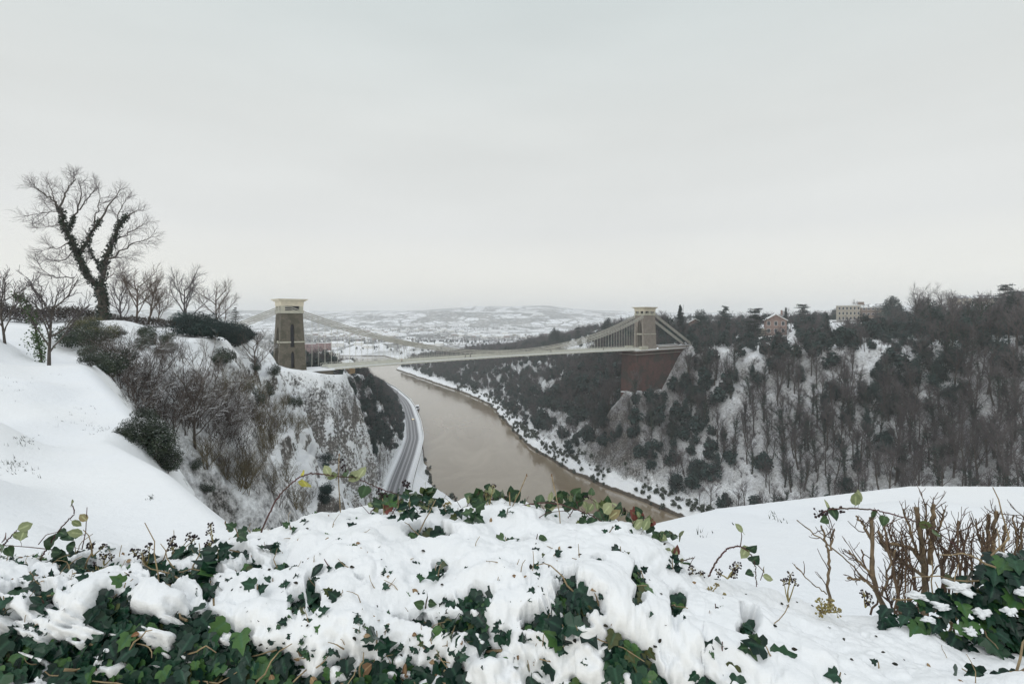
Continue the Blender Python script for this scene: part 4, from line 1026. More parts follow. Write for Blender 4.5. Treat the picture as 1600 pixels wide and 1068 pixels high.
# ---- slim tree at the far left with yellow green ivy
for (u, v, vt, Y, sd, lab, sp) in ((76, 566, 400, 33, 21, 'slim bare tree with spreading twigs at the far left of the snow slope', .5), (8, 520, 405, 36, 22, 'bare tree cut by the left edge of the picture', .6)):
    sky_tree(u, v, vt, Y, sd, lab, None, sp, dens=1.2)
rs = np.random.RandomState(8); YI = 32.5
def lim2(pts, Y, r0, r1, n=10):
    P = np.array([P2(u, v, Y) for u, v in pts]); s = np.linspace(0, len(P)-1, n); k = np.minimum(s.astype(int), len(P)-2); f = (s-k)[:, None]; return P[k]*(1-f)+P[k+1]*f, np.linspace(r0, r1, n)
h_ = hit(66, 566); YI = h_[1] if h_ and h_[1] < 60 else 32
o_ = [(0, *lim2([(66, 570), (62, 545), (56, 515), (48, 488), (36, 466), (24, 460)], YI, .07, .03))]
C = []; p, r = o_[0][1:]
for a, b_ in zip(p[:-1], p[1:]):
    m_ = 130; t = rs.uniform(0, 1, (m_, 1)); C.append(a+(b_-a)*t+rs.normal(0, .17, (m_, 3))*(1, 1, .7))
C.append(P2(60, 535, YI)+rs.normal(0, .35, (200, 3))); C = np.concatenate(C)
M_IVYG = simple('yellow_green_ivy', (.065, .12, .028), (.03, .065, .022), rough=.5, scale=3, snow=(1.15, .1, 4))
ig = build_tree('ivy_bush', o_, (5, 3), 1, ivy=leafcards(rs, C, rs.uniform(.08, .17, len(C)), wid=.8), ivymat=M_IVYG)
tag(ig, 'arching stem wrapped in bright yellow green ivy at the far left', 'ivy')

# ---- hedge along the left skyline and low wall beyond it
def hedge(name, pts, Hh, W, n, mat, label, cat='hedge', size=.2, seed=3, snowtop=False):
    rs = np.random.RandomState(seed); P = np.array(pts); seg = np.r_[0, np.cumsum(np.linalg.norm(np.diff(P[:, :2], axis=0), axis=1))]
    s = rs.uniform(0, seg[-1], n); x = np.interp(s, seg, P[:, 0]); y = np.interp(s, seg, P[:, 1]); z = np.interp(s, seg, P[:, 2])
    top = Hh*(1+.18*np.sin(s*1.7+2)*np.sin(s*.63)+.1*rs.normal(0, 1, n)); k = rs.uniform(0, 1, n)**.6
    C = np.c_[x+rs.normal(0, W*.35, n), y+rs.normal(0, W*.35, n), z+k*top]
    root = empty(name); V, t = leafcards(rs, C, rs.uniform(.6, 1.3, n)*size, wid=.7); mesh_np('leaves', V, t, mat, root)
    polys = []
    for i in range(n//9):
        c = C[rs.randint(n)]; c = np.array([c[0], c[1], np.interp(0, [0], [0])+c[2]*1.0]); polys.append((path(rs, c-(0, 0, .5), (rs.normal(0, .5), rs.normal(0, .5), 1), rs.uniform(.5, 1.0), 4, .2), np.linspace(.022, .010, 4)))
    V, q = tubes(polys, 3); mesh_np('stems', V, q, M_TWIG, root); tag(root, label, cat); return root
M_HEDGE = simple('winter_hedge', (.075, .058, .045), (.045, .042, .032), rough=.9, scale=.8, snow=(1.1, .1, 2))
def gpts(L): return [((u-800)/F*Y, Y, ground_z((u-800)/F*Y, Y)) for u, Y in L]
hedge('hedge', gpts([(-60, 62), (40, 66), (100, 70), (150, 73)]), 1.85, 1.3, 6500, M_HEDGE, 'long brown winter hedge along the skyline left of the old tree')
hedge('hedge', gpts([(168, 76), (205, 78), (245, 80), (300, 84)]), 1.3, 1.2, 3800, M_HEDGE, 'lower snow dusted hedge along the skyline right of the old tree', seed=5)
# ---- shrubs and bushes of the steep slope: (u, v) read off, each stands on the ground there
sp = [shrub_proto(400+i, H=3.2, stems=9) for i in range(4)]
M_BUSHY = simple('yellowish_shrub_leaves', (.11, .105, .035), (.055, .062, .028), rough=.8, scale=2, snow=(.85, .2, 3))
bu = [bush_proto(430, 2.4), bush_proto(431, 2.2, w=.9), bush_proto(432, 2.6, w=.6)]
bd = [bush_proto(440, 2.6, mat=M_EVER, size=.17, n=2600), bush_proto(441, 2.4, mat=M_EVER, size=.16, w=.95)]
by = [bush_proto(445, 2.0, mat=M_BUSHY, size=.11, w=.9, name='straw_bush')]
st = [shrub_proto(450+i, H=3.6, stems=16, mat=M_STRAW, name='dry_thicket') for i in range(2)]
def shrubs(zone, n, protos_, sc, label, cat, group, seed, rmax=160, lean=.15):
    rs = np.random.RandomState(seed); k = 0; us = np.array([p[0] for p in zone]); vs_ = np.array([p[1] for p in zone]); done = 0
    while done < n and k < n*12:
        k += 1; u = rs.uniform(us.min(), us.max()); v = rs.uniform(vs_.min(), vs_.max())
        c = False; j = len(zone)-1
        for i in range(len(zone)):
            (x0, y0), (x1, y1) = zone[i], zone[j]
            if (y0 > v) != (y1 > v) and u < (x1-x0)*(v-y0)/(y1-y0)+x0: c = not c
            j = i
        if not c: continue
        h = hit(u, v, 400)
        if h is None or h[1] > rmax or h[1] < 14: continue
        s = sc*rs.uniform(.65, 1.3)*(1 if h[1] > 30 else .75)
        lb = label
        if n > 20: lb = ('tall ' if s > sc else 'low ')+label+(', upper part' if v < 610 else (', middle part' if v < 690 else ', lower part'))
        put(protos_[rs.randint(len(protos_))], used, h, s, label=lb, cat=cat, group=group, lean=lean); done += 1
G = 'shrubs on the steep slope below the left hill'
shrubs([(95, 505), (180, 500), (205, 560), (190, 600), (110, 560)], 9, bu[:2], .8, 'green bush dusted with snow beside the top of the left slope', 'bush', G, 1)
shrubs([(100, 505), (180, 515), (185, 560), (120, 560)], 5, by, .8, 'yellowish scrubby bush near the foot of the old tree', 'bush', G, 2)
shrubs([(205, 525), (290, 530), (300, 570), (215, 565)], 8, bu, .8, 'dark snow dusted bush on the upper left slope', 'bush', G, 3)
shrubs([(268, 492), (330, 492), (385, 512), (385, 545), (290, 525)], 17, bd, 1.25, 'big dark evergreen bush on the brow left of the stone tower', 'bush', 'dark bushes on the brow left of the tower', 4)
shrubs([(160, 570), (300, 560), (400, 600), (420, 700), (330, 720), (210, 650)], 60, sp, 1.0, 'bare tangled shrub with snow along its branches on the steep slope', 'shrub', G, 5)
shrubs([(300, 590), (480, 640), (500, 800), (390, 820), (300, 720)], 26, st, .9, 'straw coloured thicket of thin upright stems on the steep slope', 'thicket', G, 6)
shrubs([(300, 560), (480, 640), (490, 800), (400, 800), (300, 700)], 22, sp, .9, 'bare tangled shrub with snow along its branches on the steep slope', 'shrub', G, 7)
shrubs([(190, 655), (230, 655), (300, 730), (330, 780), (290, 770), (200, 700)], 14, bu, .62, 'leafy ivy bush loaded with snow at the edge of the snow slope', 'bush', G, 8)
shrubs([(330, 560), (430, 560), (470, 640), (380, 640)], 12, bu, 1.0, 'dark snow dusted bush growing on the cliff top', 'bush', G, 9)
shrubs([(470, 720), (520, 720), (520, 810), (480, 810)], 5, bd, .8, 'dark ivy bush low on the cliff behind the bramble', 'bush', G, 10)
for u, v, vt, sd, lab in ((305, 700, 555, 31, 'taller bare tree with ivy base and snow on its boughs on the steep slope'), (232, 640, 545, 32, 'multi stemmed bare tree with dark branches in the left scrub'),
                          (275, 690, 600, 33, 'bare young tree between the ivy bush and the ivy based tree'), (400, 590, 505, 34, 'small snowy tree on the rocks beside the stone tower')):
    h = hit(u, v, 300)
    if h: sky_tree(u, v, vt, h[1], sd, lab, M_TWIGS, .55, dens=1.3)
h = hit(366, 512, 300)
cn = conifer_proto(60, 7, .42, 11, name='conifer_tree', mat=M_EVERS)
put(cn, used, (h or Vector((-56, 105, 93))), .62, label='ragged young conifer dusted with snow beside the dark bushes', cat='tree')
# grass tufts showing through the near snow slopes
rs = np.random.RandomState(77); V = []; T = []
nT = 0
for u, v, s, n_ in ((35, 690, 14, 26), (20, 725, 10, 22), (110, 660, 22, 10), (140, 640, 18, 8), (15, 600, 16, 14), (235, 780, 3, 6), (80, 600, 30, 8), (150, 670, 12, 16), (40, 735, 14, 8), (1120, 835, 20, 5), (1210, 810, 14, 5)):
    for _ in range(n_):
        h = hit(u+rs.normal(0, s), v+rs.normal(0, s*.4), 60)
        if h is None: continue
        for _ in range(3):
            d = rs.normal(0, .03, 3); L_ = rs.uniform(.04, .13); b0 = np.array(h)+rs.normal(0, .05, 3)*(1, 1, 0)
            V += [b0-(0, 0, .02), b0+(.012, 0, 0), b0+d+(0, 0, L_*.7)]; T.append((nT, nT+1, nT+2)); nT += 3
o = mesh_np('grass_tufts', np.array(V), np.array(T), M_EVERS); tag(o, 'sparse blades and weeds poking through the near snow', kind='stuff')
# ================================================================ NEAR HEDGE UNDER SNOW
rs = np.random.RandomState(21)
CR = dict(u=[-200, -60, 0, 100, 250, 330, 380, 450, 520, 560, 620, 660, 700, 760, 800, 850, 900, 960, 1010, 1060, 1100, 1180, 1230, 1300, 1400, 1500, 1570, 1660, 1800],
          v=[900, 893, 889, 882, 872, 856, 842, 826, 806, 797, 794, 797, 792, 796, 796, 796, 800, 816, 846, 878, 898, 922, 945, 958, 976, 1008, 1040, 1080, 1120])
FR = dict(u=[-200, -60, 0, 60, 120, 200, 260, 320, 420, 480, 540, 600, 660, 700, 760, 840, 880, 930, 980, 1040, 1100, 1150, 1200, 1300, 1800],
          v=[990, 980, 978, 968, 958, 955, 962, 990, 1000, 1000, 985, 1000, 1000, 975, 965, 978, 960, 955, 990, 1024, 1028, 1045, 1095, 1150, 1160])
uu = np.r_[np.linspace(-1300, -120, 190), np.linspace(-110, 1710, 1150), np.linspace(1720, 2900, 190)]; ns = 340
ker = np.hanning(31); ker /= ker.sum()
def cur(d): y = np.interp(uu, d['u'], d['v']); return np.convolve(np.pad(y, 15, 'edge'), ker, 'valid')
vc, vf = cur(CR), cur(FR)
yc = np.interp(uu, [-100, 0, 400, 550, 900, 1050, 1250, 1700], [1.92, 1.92, 2.05, 2.25, 2.25, 2.0, 1.75, 1.55])
yf = np.interp(uu, [-100, 300, 900, 1100, 1250, 1700], [1.42, 1.42, 1.40, 1.32, 1.18, 1.10])
zc_ = -(vc-497)/F*yc-.045; zf_ = -(vf-497)/F*yf-.03
ctl_t = np.array([0, .10, .22, .30, .62, .74, .86, 1.0])
zm = zc_*.5+zf_*.5+.035
CY = np.stack([yc+.75, yc+.38, yc+.14, yc, yf+.06, yf-.035, yf-.10, yf-.14]); CZ = np.stack([zc_-1.1, zc_-.35, zc_-.055, zc_, zf_+.02, zf_-.11, zf_-.32, zf_-.95])
tt = np.linspace(0, 1, ns)
BY = np.stack([np.interp(tt, ctl_t, CY[:, i]) for i in range(len(uu))]); BZ = np.stack([np.interp(tt, ctl_t, CZ[:, i]) for i in range(len(uu))])
k2 = np.hanning(35); k2 /= k2.sum()
def sm(A): return np.apply_along_axis(lambda r: np.convolve(np.pad(r, 17, 'edge'), k2, 'valid'), 1, A)
BY, BZ = sm(BY), sm(BZ); BX = (uu[:, None]-800)/F*BY
arc = np.cumsum(np.r_[0, np.hypot(np.diff(tt*1.6), 0)])[None]+0*BX
ARC = np.cumsum(np.c_[np.zeros(len(uu)), np.hypot(np.diff(BY, axis=1), np.diff(BZ, axis=1))], axis=1)    # metres along the profile
jf = int(.64*ns); ARC = ARC-ARC[:, jf:jf+1]       # 0 at the front shoulder
# lumpy body
lump = fbm(BX+3, ARC, .42, 3, 41)*.032+fbm(BX, ARC, .16, 2, 42)*.013
def normals(X, Y, Z):
    P = np.stack([X, Y, Z], -1); du = np.gradient(P, axis=0); dv = np.gradient(P, axis=1); n_ = np.cross(du, dv); n_ /= np.linalg.norm(n_, axis=-1)[..., None]+1e-9
    if n_[len(n_)//2, ns//2, 2] < 0: n_ = -n_
    return n_
NB = normals(BX, BY, BZ); B = np.stack([BX, BY, BZ], -1)+NB*lump[..., None]
UU = uu[:, None]+0*BX; VV = 497-F*B[..., 2]/B[..., 1]
# where snow lies: everything on top, lobes hanging over the front, holes where the ivy pokes through
tF = .66
cov = np.interp(tt, [0, .6, .655, .70, .76, .86, 1], [1.6, 1.45, .62, .02, -.24, -.42, -.6])[None]+0*BX
cov = cov-.20*sstep(340, 460, UU)*sstep(1160, 1080, UU)*np.interp(tt, [.62, .70], [0, 1])[None]
cov = cov+fbm(BX, ARC*.62+5, .17, 4, 51)*.85*np.interp(tt, [0, .5, .62, 1], [.0, .25, 1, 1])[None]
cov = cov+fbm(BX+4, ARC*.9, .055, 3, 52)*.62*np.interp(tt, [0, .3, .6, 1], [0, .2, 1, 1])[None]
lf = sstep(480, 250, UU)*np.interp(tt, [.2, .34, .64], [.0, 1, 1])[None]      # patchier on the left
cov = cov-lf*(.22+.0*UU)+.16*sstep(420, 250, UU)*np.interp(tt, [.6, .68], [0, 1])[None]+lf*fbm((UU*.0016+VV*.0028), (VV*.0105-UU*.0035), .16, 3, 53)*1.25
# smaller caps of snow caught among the lower leaves
cov = np.maximum(cov, np.interp(tt, [.66, .70, .9], [-2, -.05, -.18])[None]+fbm(BX+9, ARC*1.3, .075, 3, 57)*.85-.12)
for hu, hv, hw, hh in ((672, 853, 30, 11), (655, 850, 12, 7), (385, 905, 18, 8), (300, 915, 34, 9), (262, 925, 24, 12), (345, 885, 40, 8), (235, 908, 30, 10), (490, 950, 10, 26), (468, 960, 14, 22), (730, 957, 24, 11), (745, 950, 20, 8),
                       (900, 955, 26, 30), (1055, 965, 12, 16), (983, 958, 9, 9), (1160, 998, 10, 14), (845, 985, 26, 12), (700, 985, 60, 8), (318, 935, 14, 26), (130, 905, 40, 8), (95, 880, 26, 7), (30, 945, 24, 8), (75, 945, 16, 7), (190, 955, 16, 12), (440, 905, 13, 4),
                       (1062, 920, 5, 3), (930, 895, 5, 4), (985, 930, 6, 22), (560, 930, 5, 3), (690, 907, 8, 8), (820, 868, 12, 3)):
    w_ = fbm(UU, VV, 14, 3, 60)*1.1
    cov = np.minimum(cov, (((UU-hu)/hw)**2+((VV-hv)/hh)**2)*.9-.9+w_)
hgt = .033*np.sqrt(np.clip(cov*1.5, 0, 1))+.016*np.clip(cov, 0, 1)*(1+fbm(BX, ARC, .24, 3, 71)*1.3)+np.clip(cov, 0, .5)*.012*fbm(BX, ARC, .055, 2, 73)+np.clip(cov, 0, .5)*.007*fbm(BX, ARC, .022, 3, 76)
# pillows: rounded lumps with creases between them
pil = np.abs(fbm(BX*1.2, ARC*1.3, .30, 2, 74)); hgt = hgt+np.clip(cov, 0, 1)*(.030*np.sqrt(pil))-.006
hgt = np.where(cov < 0, -.012, hgt)
for du_, dv_, dr_ in ((607, 862, 7), (560, 925, 6), (780, 845, 9), (1075, 915, 8), (640, 930, 7), (955, 850, 6), (530, 905, 6), (860, 930, 5), (915, 870, 6), (585, 885, 5), (1010, 900, 8), (1090, 985, 9), (1260, 1010, 6), (1350, 1010, 6), (720, 900, 6), (850, 900, 6)):
    hgt = hgt-.015*np.exp(-(((UU-du_)/dr_)**2+((VV-dv_)/(dr_*.6))**2)*.7)*(cov > 0)
up = NB*.75+np.array([0, -.12, .35]); up /= np.linalg.norm(up, axis=-1)[..., None]
S = B+up*hgt[..., None]
nu = len(uu); ii = np.arange(nu-1)[:, None]*ns; jj = np.arange(ns-1)[None]
QB = np.stack([ii+jj, ii+ns+jj, ii+ns+jj+1, ii+jj+1], -1).reshape(-1, 4)
off = np.array([0, 0, ZC])
keepq = (cov.reshape(-1)[QB] > -.06).any(axis=1)
idx = np.unique(QB[keepq]); rem = -np.ones(nu*ns, int); rem[idx] = np.arange(len(idx))
m, n, l, b = new_mat('fresh_snow')
g = n.new('ShaderNodeNewGeometry'); t = noise_(n, l, g.outputs['Position'], 9, 5, .6); t2 = noise_(n, l, g.outputs['Position'], 160, 3, .6)
l.new(mixc(n, l, t.outputs[0], (.835, .855, .865), (.78, .805, .825)), b.inputs['Base Color']); b.inputs['Roughness'].default_value = .6; b.inputs['Specular IOR Level'].default_value = .25
hb = math_(n, l, 'ADD', math_(n, l, 'MULTIPLY', t.outputs[0], .02), math_(n, l, 'MULTIPLY', t2.outputs[0], .0022)); bump_(n, l, b, hb, .6, 1.0)
M_FRESH = m
sn_ = mesh_np('snow_blanket', (S.reshape(-1, 3)+off)[idx], rem[QB[keepq]], M_FRESH, smooth=True)
tag(sn_, 'thick soft snow lying over the top of the ivy hedge and hanging down its front', kind='stuff')
hedge_root = empty('ivy_hedge', (0, 1.7, ZC-1.9)); tag(hedge_root, 'long snow covered ivy hedge across the near foreground', 'hedge')
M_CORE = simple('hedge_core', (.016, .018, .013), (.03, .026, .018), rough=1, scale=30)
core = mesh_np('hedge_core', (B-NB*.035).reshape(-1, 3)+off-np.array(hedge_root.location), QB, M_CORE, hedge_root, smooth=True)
# ---- ivy leaf shapes
def leaf_mat(name, dark, mid, bright, rough=.33, odd=(.06, .07, .025)):
    m, n, l, b = new_mat(name)
    a = n.new('ShaderNodeAttribute'); a.attribute_name = 'rnd'; e = n.new('ShaderNodeAttribute'); e.attribute_name = 'vein'
    g = n.new('ShaderNodeNewGeometry'); t = noise_(n, l, g.outputs['Position'], 55, 3, .6)
    c = mixc(n, l, rng_(n, l, a.outputs['Fac'], .1, .75), dark, mid); c = mixc(n, l, rng_(n, l, a.outputs['Fac'], .80, .93), c, bright); c = mixc(n, l, rng_(n, l, a.outputs['Fac'], .966, .97), c, odd)
    c = mixc(n, l, math_(n, l, 'MULTIPLY', rng_(n, l, e.outputs['Fac'], .72, 1), .35), c, tuple(x*2.4+.02 for x in mid))
    c = mixc(n, l, math_(n, l, 'MULTIPLY', rng_(n, l, t.outputs[0], .5, .7), .35), c, dark)
    l.new(c, b.inputs['Base Color']); b.inputs['Roughness'].default_value = rough; b.inputs['Specular IOR Level'].default_value = .26
    bump_(n, l, b, t.outputs[0], .3, .004); return m
M_LEAF = leaf_mat('ivy_leaf', (.005, .020, .015), (.014, .050, .028), (.055, .125, .035))
M_LEAFG = leaf_mat('bramble_leaf', (.024, .055, .028), (.055, .100, .042), (.13, .16, .06), odd=(.16, .05, .04))
M_LEAFP = leaf_mat('pale_leaf_back', (.20, .24, .12), (.28, .31, .17), (.34, .36, .20), .6, odd=(.24, .20, .10))
M_LEAFY = leaf_mat('yellow_leaf', (.34, .33, .035), (.42, .39, .05), (.45, .42, .06), .5, odd=(.45, .4, .04))
M_DEAD = leaf_mat('dead_leaf', (.18, .11, .06), (.26, .18, .10), (.34, .25, .15), .8, odd=(.2, .1, .05))
M_STEM = simple('beige_ivy_stem', (.34, .26, .15), (.20, .15, .09), rough=.8, scale=30)
M_CANE = simple('purple_bramble_cane', (.105, .045, .048), (.07, .045, .03), rough=.6, scale=20)
M_BERRY = simple('dark_berry', (.018, .012, .018), (.035, .02, .02), rough=.35, scale=40)
M_UMB = simple('umbel_stalk', (.30, .26, .10), (.22, .17, .08), rough=.8, scale=40)
M_WOODC = simple('cut_wood', (.26, .19, .115), (.14, .11, .075), rough=.85, scale=22, bump=.004, snow=(1.15, .1, 30))
M_WOODD = simple('dark_red_twig', (.13, .085, .058), (.075, .052, .04), rough=.8, scale=22)
def ivy_shape(r_):
    """5-lobed outline: base notch, side lobes, long tip; (x across, y along)"""
    w = r_.uniform(.85, 1.1)
    o = [(0, .03), (.16, -.10), (.36*w, -.06), (.50*w, .16), (.33*w, .30), (.42*w, .55), (.20*w, .62), (0, 1.0), (-.20*w, .62), (-.42*w, .55), (-.33*w, .30), (-.50*w, .16), (-.36*w, -.06), (-.16, -.10)]
    return o
def oval_shape(r_):
    w = r_.uniform(.28, .38); return [(0, 0), (w*.7, .16), (w, .42), (w*.75, .72), (0, 1.0), (-w*.75, .72), (-w, .42), (-w*.7, .16)]
def heart_shape(r_):
    w = r_.uniform(.40, .50); return [(0, .04), (.18, -.06), (w, .14), (w*.95, .42), (w*.5, .76), (0, 1.0), (-w*.5, .76), (-w*.95, .42), (-w, .14), (-.18, -.06)]
def leaves_mesh(items, r_, shape, cup=.16):
    """items: (base, tipdir, normal, size)"""
    Vs = []; T = []; rn = []; ve = []; k = 0
    for p, d, nn, s in items:
        d = unit(np.asarray(d, float)); nn = np.asarray(nn, float); x = unit(np.cross(d, nn)); nn = np.cross(x, d)
        o = shape(r_); q_ = r_.uniform(0, 1); c = (0, .34); cp = cup*r_.uniform(.3, 1.6); dr = r_.uniform(-.05, .30)
        rim = [np.asarray(p)+s*(x*a+d*b_+nn*(abs(a)*cp*1.4-dr*b_*b_+r_.normal(0, .02))) for a, b_ in o]
        # midrib points as extra centre line
        mid_ = [np.asarray(p)+s*(d*b_-nn*dr*b_*b_) for b_ in (.02, .34, .66)]
        ring = [rim[0]]+rim[1:]; nR = len(rim); half = nR//2
        Vs += mid_+rim; base = k+3
        for i in range(nR):
            j = (i+1) % nR; yv = (o[i][1]+o[j][1])/2; mi = 0 if yv < .12 else (1 if yv < .52 else 2)
            T.append((k+mi, base+i, base+j))
        # join the midrib fan gaps
        for a_, b_ in ((0, 1), (1, 2)):
            ths = (.12, .52)[a_]
            for i in range(nR):
                j = (i+1) % nR; y0 = (o[i-1][1]+o[i][1])/2; y1 = (o[i][1]+o[j][1])/2
                if (y0 < ths) != (y1 < ths): T.append((k+a_, k+b_, base+i))
        rn += [q_]*(3+nR); ve += [1, 1, 1]+[0]*nR; k += 3+nR
    return np.array(Vs), np.array(T), np.array(rn), np.array(ve)
def leaf_obj(name, items, r_, shape, mat, parent, cup=.16):
    V, T, rn, ve = leaves_mesh(items, r_, shape, cup); return mesh_np(name, V-np.array(parent.location), T, mat, parent, attrs=dict(rnd=rn, vein=ve), smooth=False)
# ---- foliage over the open part of the hedge
BW = B+off; items = []; dead = []
pr = np.clip(.42-cov, 0, 1)*(VV < np.where((UU > -60) & (UU < 1660), 1120, 1500))*(UU > -1250)*(UU < 2850)*np.where((UU > -60) & (UU < 1660), 1, 2.2)*(tt[None] > .16)*(tt[None] < .93)*np.clip(BY, 0, 9)**2
pr = np.where(cov < .30, pr+.12*(pr > 0), 0); pf = pr.ravel()/pr.sum()
for k in rs.choice(nu*ns, 13500, p=pf):
    i, j = divmod(k, ns); nn = NB[i, j]; p = BW[i, j]+nn*rs.uniform(-.02, .028)+rs.normal(0, .012, 3)
    dn = np.array([rs.normal(0, .6), -.35, -.9]); d = unit(dn-nn*(dn@nn)*.6+rs.normal(0, .22, 3)); N_ = unit(nn+rs.normal(0, .38, 3)+np.array([0, -.25, .25]))
    isd = rs.uniform() < .02; (dead if isd else items).append((p, d, N_, rs.choice([.034, .046, .058, .07], p=[.22, .33, .30, .15])*rs.uniform(.85, 1.15)*(.6 if isd else .92)))
leaf_obj('foliage', items, rs, ivy_shape, M_LEAF, hedge_root)
leaf_obj('dead_leaves', dead, rs, oval_shape, M_DEAD, hedge_root)
polys = []
for k in rs.choice(nu*ns, 260, p=pf):
    i, j = divmod(k, ns); p = BW[i, j]+NB[i, j]*rs.uniform(.0, .03); az = rs.choice([-1, 1]); d = np.array([az*rs.uniform(.5, 1), rs.normal(0, .25), rs.normal(0, .5)])
    P = path(rs, p-d*.04, d, rs.uniform(.07, .26), 8, .28); polys.append((P, np.linspace(rs.uniform(.0018, .0042), .0012, 8)))
V, q = tubes(polys, 5); tag(mesh_np('stems', V-np.array(hedge_root.location), q, M_STEM, hedge_root, smooth=True), kind='stuff')
# ---- where a pixel meets the snow on the hedge
SW = S+off; SV = 497-F*S[..., 2]/S[..., 1]
def on_snow(u, v):
    i = int(np.clip(np.searchsorted(uu, u), 0, nu-1)); col_ = SV[i]; j = ns-1
    ok_ = np.nonzero((col_[:-1]-v)*(col_[1:]-v) <= 0)[0]
    return SW[i, ok_[-1]].copy() if len(ok_) else None
def at(u, v, Y): return np.array(px(u, v, Y))
# ---- leaves and thin twigs of the hedge that come up through the snow everywhere
its = []; its2 = []; polys = []; pu = fbm(BX, ARC, .5, 3, 97)
dn = np.clip(.16+pu*.8, 0.02, 1)*(cov > .12)*(tt[None] > .27)*(tt[None] < .72)*(UU > -20)*(UU < 1620)*np.interp(tt, [.27, .32, .45, .55, .66], [1.6, .9, .45, .8, 1.8])[None]*np.where(UU > 1120, .35, 1)*np.where(UU < 460, 1.5, 1)*np.clip(BY, 0, 9)**2; dn = dn.ravel()/dn.sum()
for k in rs.choice(nu*ns, 300, p=dn):
    i, j = divmod(k, ns); p = SW[i, j]
    for _ in range(rs.randint(1, 4)):
        its.append((p+rs.normal(0, .010, 3)*(1, 1, .3)-(0, 0, .006), unit(np.array([rs.normal(0, .9), rs.normal(-.3, .4), rs.uniform(-.1, .9)])), unit(np.array([rs.normal(0, .4), -.7, .7])), rs.choice([.012, .018, .026, .036], p=[.32, .34, .24, .10])))
for k in rs.choice(nu*ns, 150, p=dn):
    i, j = divmod(k, ns); p = SW[i, j]; its2.append((p-(0, 0, .003), unit(rs.normal(0, 1, 3)*(1, .6, .5)), unit(np.array([rs.normal(0, .4), -.6, .8])), rs.uniform(.008, .022)))
for k in rs.choice(nu*ns, 170, p=dn):
    i, j = divmod(k, ns); p = SW[i, j]; P = path(rs, p-(0, 0, .012), (rs.normal(0, .8), rs.normal(0, .3), rs.uniform(.1, 1)), rs.uniform(.02, .075), 5, .18); polys.append((P, np.linspace(rs.uniform(.0010, .0022), .0008, 5)))
leaf_obj('emerging_leaves', its, rs, ivy_shape, M_LEAF, hedge_root); leaf_obj('withered_leaves', its2, rs, oval_shape, M_DEAD, hedge_root)
V, q = tubes(polys, 4); tag(mesh_np('emerging_twigs', V-np.array(hedge_root.location), q, M_STEM, hedge_root), kind='stuff')
# ---- leafy sprigs standing out of the snow
def sprig(u, v, h, n_, size, mat, shape, label, up=(0, -.1, 1), spread=.8, name='ivy_sprig'):
    p = on_snow(u, v)
    if p is None: p = at(u, v, 1.9)
    root = empty(name, p); tag(root, label, 'plant'); P = path(rs, p-(0, 0, .03), np.array(up)+rs.normal(0, .1, 3), h+.03, 6, .1)
    V, q = tubes([(P, np.linspace(.0028, .0014, 6))], 5); mesh_np('stem', V-p, q, M_STEM if shape is ivy_shape else M_CANE, root, smooth=True)
    if v < 836: n_ = max(2, int(n_*.62)); size *= .9
    its = []
    for i in range(n_):
        t = (i+.7)/n_*5; k = min(int(t), 4); c = P[k]+(P[k+1]-P[k])*(t-k); a = i*2.5+rs.uniform(-.5, .5)
        d = unit(np.array([math.cos(a)*spread, -abs(math.sin(a))*spread*.5, rs.uniform(-.3, .6)])); its.append((c+d*.008, d, unit(np.array([0, -.75, .65])+rs.normal(0, .25, 3)), size*1.18*rs.uniform(.75, 1.25)))
    leaf_obj('leaves', its, rs, shape, mat, root); return root
